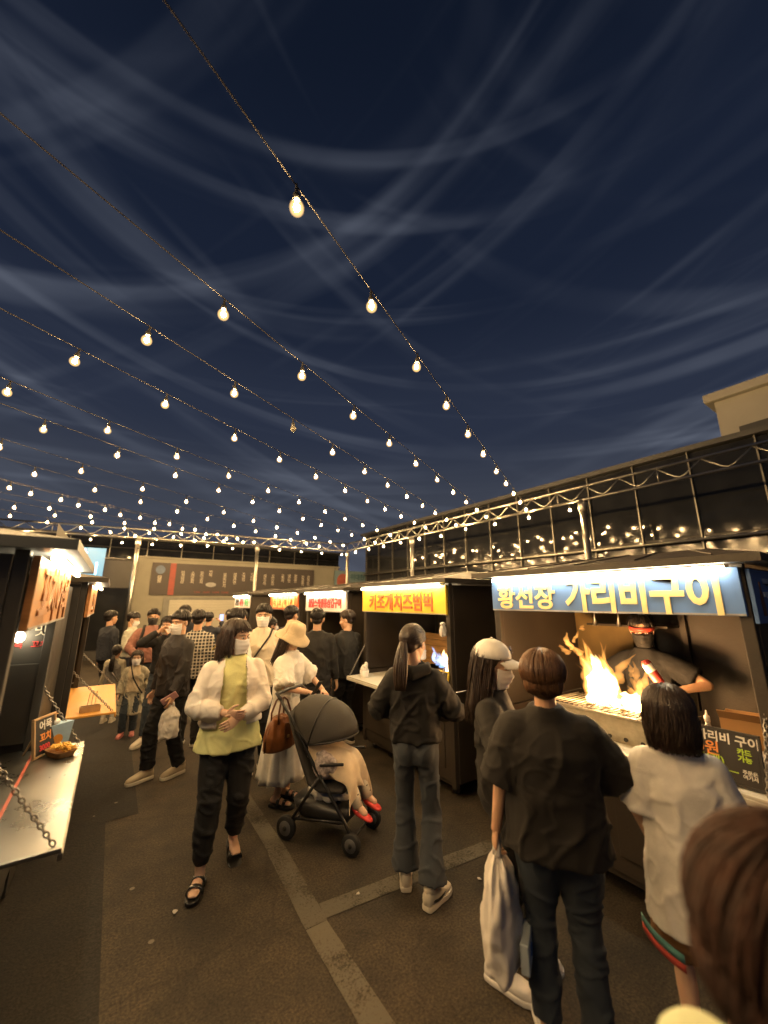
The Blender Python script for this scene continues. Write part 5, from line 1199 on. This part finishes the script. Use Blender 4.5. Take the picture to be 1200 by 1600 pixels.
# scallops in their shells
SHELL = M('scallop_shell', (.55,.36,.22), .5, 0, .3, 20); MEAT = M('scallop_meat', (.72,.58,.38), .4, 0, .15, 20)
g = G(); rows = []
for i in range(6):
    u = i/5; rows.append([(u*.045*math.sin(a)*(1 + .05*math.cos(a*10)), -.02 + u*.062*(.25 + .75*math.cos(a*.62)) , .004 + .016*u*u + .003*math.cos(a*14)*u) for a in [(-1+2*k/18)*1.9 for k in range(19)]])
shm = G().grid(rows).mesh('shell'); shm.materials.append(SHELL); shade(shm)
mtm = G().ell((0,.005,.014), (.024,.024,.012), None, 12, 6).mesh('meat'); fixn(mtm); mtm.materials.append(MEAT); shade(mtm)
for i in range(5):
    for j in range(3):
        e = empty('scallop', (3.03 + j*.115 + random.uniform(-.012,.012), 1.235 + i*.115 + random.uniform(-.012,.012), 1.100), random.uniform(0,6.3)); tag(e, 'scallop in its open shell on the grate of the flaming grill', 'scallop', 'scallops on the grill')
        for nm, m_ in (('shell', shm), ('meat', mtm)):
            o = bpy.data.objects.new(nm, m_); COL.objects.link(o); o.parent = e
            if nm == 'shell': md = o.modifiers.new('s', 'SOLIDIFY'); md.thickness = .003
# flames: glowing gas, thicker is brighter
def gas(name, col, s):
    m = bpy.data.materials.new(name); m.use_nodes = True; t = m.node_tree; t.nodes.clear()
    o = t.nodes.new('ShaderNodeOutputMaterial'); e = t.nodes.new('ShaderNodeEmission'); e.inputs[0].default_value = (*col, 1); e.inputs[1].default_value = s; t.links.new(e.outputs[0], o.inputs['Volume']); return m
FL1 = gas('flame_gas', (1,.40,.08), 17); FL2 = gas('flame_core_gas', (1,.62,.25), 130); FL3 = gas('blue_torch_gas', (.30,.50,1.0), 30)
def tongue(g, p, h, w, bend, rnd, flat=.6):
    """one licking sheet of flame, broad at the foot, torn at the tip"""
    n = 14; rings = []; p = Vector(p); ph = rnd.uniform(0, 6)
    ang = rnd.uniform(0, 3.1); X = Vector((math.cos(ang), math.sin(ang), 0)); Y = Vector((-math.sin(ang), math.cos(ang), 0))
    for k in range(n):
        u = k/(n-1); r = w*(.55 + .75*math.sin(min(1, u*1.7)*math.pi*.55))*(1-u**1.6)**.9 + .003
        c = p + Vector((bend[0]*u*u, bend[1]*u*u, h*u)) + X*(w*.45*math.sin(ph + u*5)) + Y*(w*.3*math.sin(ph*2 + u*7))
        rings.append((c, X, Y, r*(1 + .30*math.sin(ph + u*13) + .15*math.sin(ph*3 + u*29)), r*flat*(1 + .25*math.sin(ph*1.7 + u*17))))
    g.loft(rings, 14)
def fire(label, root_at, specs, mats, lamp, rnd, lcol):
    root = empty('flame', root_at); tag(root, label, 'fire')
    for nm, mt, lst in specs:
        for (p, h, w, bd) in lst:
            g = G(); tongue(g, p, h, w, bd, rnd); o = ob(nm, g, mt, root, True)
    if lamp:
        for (p, e_, r_) in lamp:
            l = bpy.data.lights.new('fire_light', 'POINT'); l.energy = e_; l.color = lcol; l.shadow_soft_size = r_; lo = bpy.data.objects.new('fire_light', l); COL.objects.link(lo); lo.parent = root; lo.location = p
    return root
rd = random.Random(5)
sp = []
big = [((0,.03+rd.uniform(-.10,.10),-.02), rd.uniform(.30,.48), rd.uniform(.03,.06), (rd.uniform(-.05,.03), rd.uniform(-.04,.10))) for _ in range(12)]
core = [((rd.uniform(-.03,.03), .03+rd.uniform(-.08,.08), -.02), rd.uniform(.22,.36), rd.uniform(.05,.07), (0, rd.uniform(-.02,.03))) for _ in range(7)]
low = [((rd.uniform(-.06,.06), -.12 - .03*i + rd.uniform(-.03,.03), -.03), rd.uniform(.13,.24), rd.uniform(.04,.06), (rd.uniform(-.04,.04), rd.uniform(-.08,.02))) for i in range(9)]
lowc = [((rd.uniform(-.04,.04), -.15 - .035*i, -.03), rd.uniform(.10,.17), rd.uniform(.05,.065), (0, 0)) for i in range(8)]
torn = [((0,.14,.20), .20, .022, (-.02,.12)), ((.02,.20,.30), .10, .035, (-.02,.10)), ((.0,.26,.34), .14, .040, (0,.03)), ((.0,.30,.30), .08, .03, (0,.04)), ((.01,.22,.40), .10, .022, (0,-.05)), ((0,.14,.50), .05, .018, (0,-.02)), ((0,.10,.14), .16, .018, (0,.06)), ((.02,-.26,.10), .20, .03, (0,-.05)), ((.0,-.10,.14), .22, .035, (0,-.12))]
for _ in range(12):
    torn.append(((rd.uniform(-.05,.05), rd.uniform(-.30,.16), rd.uniform(.0,.22)), rd.uniform(.10,.24), rd.uniform(.010,.022), (rd.uniform(-.05,.05), rd.uniform(-.06,.12))))
fire('tall yellow flames leaping from the scallop grill', (3.15,1.62,1.12), [('tongue', FL1, big), ('core', FL2, core), ('tongue', FL1, low), ('core', FL2, lowc), ('wisp', FL1, torn)], None, [((-.02,.02,.2), 34, .08), ((0,-.22,.08), 16, .06)], rd, (1,.52,.2))
fire('small blue and white torch flame at the right end of the yellow stall', (3.15,3.36,1.10), [('tongue', FL3, [((0,.06*i,.02*i), rd.uniform(.12,.2), rd.uniform(.03,.045), (0,.06)) for i in range(4)]), ('core', FL2, [((0,-.06+.03*i,0), rd.uniform(.14,.24), .03, (0,.02)) for i in range(3)])], None, [((0,0,.12), 5, .05)], rd, (1,.7,.45))
# torch canister held by the cook
tw = world(vend, vend['wr'][1] + Vector((-.06,.10,.02)))
tr = empty('torch_canister', (3.28,1.34,1.34)); tag(tr, 'red and white gas torch canister in the hand of the grill cook', 'torch'); tr.rotation_euler = (R(-24), R(-12), 0)
ob('can', G().lathe([(.010,-.105),(.032,-.10),(.034,-.09),(.034,.075),(.028,.092),(.015,.10)], n=20), M('red_can_paint', (.55,.07,.06), .3, .3), tr, True)
ob('label_band', G().lathe([(.0345,.02),(.035,.022),(.035,.07),(.0345,.072)], n=20), M('white_label', (.7,.68,.65), .4), tr, True)
ob('nozzle', G().tube([(0,0,-.10), (0,0,-.16), (0,.01,-.21)], [.018,.010,.008], 10), STEEL, tr, True)
# chalk menu board
CHK = M('blackboard', (.022,.019,.017), .6, 0, .3, 5); CW = M('chalk_white', (.72,.70,.64), .8); CO = M('chalk_orange', (.75,.28,.07), .8); CG = M('chalk_green', (.45,.66,.06), .8)
def board(label, loc, w, h, rz, tilt, frame_m, lines, easel=True):
    root = empty('menu_board', loc, rz); root.rotation_euler = (R(-tilt), 0, rz); tag(root, label, 'menu board')
    ob('slate', G().box((-w/2,-.006,.012), (w/2,.004,h)), CHK, root, bev=.003)
    for (a, b) in (((-w/2-.012,-.010,.0),(w/2+.012,.008,.012)), ((-w/2-.012,-.010,h),(w/2+.012,.008,h+.012)), ((-w/2-.012,-.010,.0125),(-w/2,.008,h-.0005)), ((w/2,-.010,.0125),(w/2+.012,.008,h-.0005))): ob('frame_bar', G().box(a, b), frame_m, root, bev=.002)
    for (s_, size, m_, x, z, bold) in lines: text(s_, size, m_, root, frame((x*w, -.0085, z*h), (1,0,0), (0,0,1)), name='chalk_writing', bold=bold, ext=.001)
    if easel: ob('strut', G().tube([(0,.006,h*.9), (0,.09 + h*.2,.0)], .006, 6), frame_m, root)
    return root
board('black chalk board with price in orange on the blue sign stall', (2.83,.955,.905), .45, .25, R(-90), 10, BLK, [('황선장 가리비 구이', .056, CW, .03, .85, .0012), ('3000원', .075, CO, -.10, .60, .001), ('카드', .032, CG, .37, .66, .001), ('가능', .032, CG, .37, .53, .001), ('(4개)', .05, CG, .06, .41, .001), ('카카오뱅크 ――――', .036, CG, -.06, .25, .001), ('333-03-0019645', .036, CW, -.10, .10, .0008), ('주문은\n여기서', .022, CW, .40, .25, .0005)])
board('chalk menu board in a yellow frame on the yellow stall counter', (2.86,3.26,.882), .36, .26, R(-90), 12, YEL, [('치즈범벅', .06, CW, .02, .84, .001), ('7000원', .075, CO, 0, .56, .001), ('――――――', .05, CW, 0, .36, .001), ('계좌이체 가능', .036, CW, 0, .18, .0006)])
board('small wooden framed chalk menu leaning on the left counter', (-.235,3.46,.902), .17, .22, R(62), 10, M('pale_wood', (.45,.29,.14), .6, 0, .2, 12), [('어묵', .06, CW, .0, .80, .0015), ('꼬치', .055, CO, 0, .48, .0015), ('3000', .045, RDL, -.05, .22, .001)])
# bottle, box and packs on the blue stall counter
bt = empty('bottle', (3.02,.98,.902)); tag(bt, 'clear squeeze bottle behind the chalk board', 'bottle')
ob('glass', G().lathe([(.028,0),(.033,.006),(.033,.17),(.026,.20),(.012,.235),(.012,.25)], n=18), M('clear_plastic', (.75,.75,.70), .15, 0, .05, 5, trans=.6), bt, True); ob('cap', G().lathe([(.014,.25),(.014,.28),(.006,.285),(.004,.31)], n=12), WHTR, bt, True); ob('label_wrap', G().lathe([(.0335,.06),(.0342,.062),(.0342,.13),(.0335,.132)], n=18), CRM, bt, True)
CARD = M('brown_cardboard', (.42,.23,.09), .8, 0, .12, 8)
cb = empty('cardboard_box', (3.20,.84,.902), .15); tag(cb, 'open brown cardboard box at the right end of the blue sign stall', 'box')
for a, b in (((-.14,-.11,0),(.14,.11,.004)), ((-.14,-.11,.0045),(-.136,.11,.28)), ((.136,-.11,.0045),(.14,.11,.28)), ((-.1355,-.11,.0045),(.1355,-.106,.28)), ((-.1355,.106,.0045),(.1355,.11,.28))): ob('side', G().box(a, b), CARD, cb)
ob('flap', G().prism([(-.142,-.11,.281), (-.142,.11,.281), (-.20,.11,.33), (-.20,-.11,.33)], (.003,0,.003)), CARD, cb)
for k, (x, y, z, s_) in enumerate(((2.93,.79,.902,'upper pack'), (2.95,.79,.982,'lower pack'))):
    e = empty('napkin_pack', (x, y, z), .1*k); tag(e, 'white napkin pack beside the cardboard box, ' + ('lower of two' if k == 0 else 'upper of two'), 'napkins')
    me = remesh(G().box((-.07,-.08,0), (.07,.08,.075)), .012, 3); displace(me, lambda co, no: co + no*(.006*vnoise(co, 50, 5+k, 2))[:, None]); ob('wrap', me, PLAS_, e, True)
    ob('seam', G().tube([(-.07,0,.074), (.07,0,.074)], .003, 5), PLAS_, e)
tb = empty('food_tray', (2.88,1.12,.902)); tag(tb, 'flat paper tray lying on the blue stall counter by the grill', 'tray')
g = G(); g.loft([((0,0,0), (1,0,0), (0,1,0), .05, .07), ((0,0,.03), (1,0,0), (0,1,0), .062, .085)], 16, pw=5); ob('paper', g, WHITEC, tb)
# inside fittings of the blue stall (parts of the stall)
def inb(name, P, a, b, m, par, bev=.003): return ob(name, G().box(P(*a), P(*b)), m, par, bev=bev)
OCH = M('ochre_inner_wall', (.20,.135,.05), .7, 0, .2, 4)
inb('inner_board', Pb, (1.28,.30,1.25), (1.318,.86,1.98), OCH, st_b)
inb('inner_shelf', Pb, (1.02,-.1,1.62), (1.30,.6,1.64), BRN, st_b)
for y in (.05,.28,.5): ob('hanging_tool', G().tube([Pb(1.0,y,1.98), Pb(1.0,y,1.72), Pb(1.0,y+.005,1.62)], [.004,.006,.022], 8), STEELD, st_b, True)
for y in (-.15,.12): inb('inner_bar', Pb, (1.27,y,.95), (1.30,y+.05,2.0), BRN, st_b)
sl_ = ob('spot_lamp', G().lathe([(.012,.05),(.022,.03),(.034,-.02),(.036,-.03)], Pb(.42,.66,1.80), 14), STEELD, st_b, True); ob('spot_glow', G().ell(Pb(.42,.66,1.775), (.026,.026,.012), None, 10, 6), LEDS, sl_, True)
# yellow stall insides
WOODL = M('lit_wood_board', (.50,.27,.09), .6, 0, .3, 3, .1, 20, stretch=(1,1,9))
for k in range(5): inb('wood_plank', Py, (.96,.12,.98 + k*.085), (.985,.80,1.06 + k*.085), WOODL, st_y)
inb('work_shelf', Py, (.45,-.78,.98), (.85,.1,1.0), SST, st_y)
tl = ob('inner_tube', G().tube([Py(.6,-.4,1.93), Py(.6,.6,1.93)], .012, 8), M('inner_tube_glow', (1,.8,.5), .4, emit=9, ecol=(1,.72,.4)), st_y, True)
plastic_bag('white plastic bag hung up inside the yellow stall', (3.2,3.88,1.40), .20, .25, 3.1)
plastic_bag('little knotted white bag hanging on the right post of the yellow stall', (2.87,3.09,1.62), .09, .12, 4.4)
nb_ = empty('napkin_box', (2.80,4.52,.882), .3); tag(nb_, 'white paper tub with napkins at the left end of the yellow counter', 'napkins')
ob('tub', G().lathe([(.045,0),(.052,.004),(.060,.10),(.056,.10)], n=18), WHITE, nb_, True)
me = remesh(G().ell((0,0,.12), (.05,.05,.04)).ell((.05,.02,.16), (.02,.03,.03)).ell((-.02,-.03,.15), (.03,.02,.03)), .007, 2); displace(me, lambda co, no: co + no*(.008*vnoise(co, 60, 2, 2))[:, None]); ob('tissue', me, WHITE, nb_, True)
# pink-lettered stall: goods basket and switch plates
bk = empty('display_rack', (2.80,5.40,.86)); tag(bk, 'wire display rack of red and dark packets on the white signed stall', 'rack')
for a, b in (((-.10,-.14,.0),(.10,.14,.012)), ((-.10,-.14,.0125),(-.092,-.132,.30)), ((-.10,.132,.0125),(-.092,.14,.30)), ((.092,-.14,.0125),(.10,-.132,.30)), ((.092,.132,.0125),(.10,.14,.30))): ob('wire', G().box(a, b), WHTR, bk)
PK = [M('red_packet', (.42,.05,.05), .35), M('black_packet', (.03,.03,.04), .35), M('plum_packet', (.22,.06,.10), .35), M('white_packet', (.6,.55,.5), .4)]
for i in range(4):
    for j in range(5): ob('packet', G().box((-.085,-.125+j*.05,.016+i*.068), (-.03+random.uniform(0,.05),-.08+j*.05,.078+i*.068)), PK[random.randrange(4)], bk, bev=.006)
for y in (-.42,-.28): inb('switch_plate', Pp, (1.31,y,1.42), (1.319,y+.09,1.50), WHTR, st_p)
ob('paper_roll', G().tube([Pp(1.25,-.5,1.58), Pp(1.25,-.5,1.76)], .05, 12), WHTR, st_p, True)
# left counter: fries, blue box, white bucket, small wooden box
fr = empty('fries_tray', (-.15,3.40,.902), .5); tag(fr, 'paper tray of golden fries on the stainless left counter', 'food')
g = G(); g.loft([((0,0,0), (1,0,0), (0,1,0), .05, .075), ((0,0,.035), (1,0,0), (0,1,0), .062, .092), ((0,0,.034), (1,0,0), (0,1,0), .058, .088), ((0,0,.006), (1,0,0), (0,1,0), .048, .072)], 20, pw=5); ob('tray', g, CARD, fr)
FRY = M('golden_fries', (.72,.40,.06), .5, 0, .2, 30)
for k in range(34):
    a = random.uniform(0,6.3); x = random.uniform(-.035,.035); y = random.uniform(-.06,.06); l_ = random.uniform(.025,.04); z = .03 + random.uniform(0,.03)
    ob('fry', G().tube([(x - l_*math.cos(a), y - l_*math.sin(a), z), (x, y, z + random.uniform(0,.012)), (x + l_*math.cos(a), y + l_*math.sin(a), z + random.uniform(-.005,.012))], .0055, 5), FRY, fr)
pbx = empty('popcorn_box', (-.19,3.58,.902), .35); tag(pbx, 'pale blue paper box with orange print beside the fries', 'box')
g = G(); g.add([(-.05,-.035,0),(.05,-.035,0),(.05,.035,0),(-.05,.035,0),(-.065,-.045,.15),(.065,-.045,.16),(.065,.045,.15),(-.065,.045,.16)], [(0,3,2,1),(0,1,5,4),(1,2,6,5),(2,3,7,6),(3,0,4,7),(4,5,6,7)]); ob('carton', g, M('pale_blue_paper', (.36,.52,.66), .6), pbx)
ob('orange_print', G().loft([((-.01,-.0395,.06), (1,0,0), (0,-.07,1), .028, .032), ((-.01,-.0415,.06), (1,0,0), (0,-.07,1), .028, .032)], 16), M('orange_print', (.75,.32,.05), .6), pbx)
ob('dollop', G().ell((-.03,.0,.165), (.03,.03,.022), None, 12, 8), WHITE, pbx, True)
bu = empty('bucket', (-.60,3.2,.902)); tag(bu, 'white bucket with black band inside the nearest left stall', 'bucket')
ob('pail', G().lathe([(.085,0),(.09,.01),(.11,.27),(.118,.272),(.118,.29),(.108,.29)], n=24), WHTR, bu, True); ob('band', G().lathe([(.101,.14),(.1065,.142),(.110,.22),(.104,.222)], n=24), BLK, bu, True); ob('handle', G().tube([(-.112,0,.26), (-.08,-.09,.20), (0,-.125,.17), (.08,-.09,.20), (.112,0,.26)], .004, 6), STEEL, bu, True)
wb = empty('wooden_box', (-.05,4.92,.822), .1); tag(wb, 'small wooden napkin box on the orange counter', 'box')
for a, b in (((-.08,-.04,0),(.08,.04,.006)), ((-.08,-.04,.0065),(-.074,.04,.05)), ((.074,-.04,.0065),(.08,.04,.05)), ((-.0735,-.04,.0065),(.0735,-.034,.05)), ((-.0735,.034,.0065),(.0735,.04,.05))): ob('side', G().box(a, b), MATS['pale_wood'], wb)
for k in range(3): ob('skewer', G().tube([(-.03+.03*k,0,.007), (-.02+.03*k,.03*(k-1),.17)], .003, 5), MATS['pale_wood'], wb)
# red hose and marks along the left counter, part of the counter
ob('red_tape', G().box(Pl(-.02,-.70,.9005), Pl(-.005,.70,.9025)), M('red_tape_vinyl', (.42,.10,.06), .5), st_l)
bpy.data.scenes.remove(TMP)
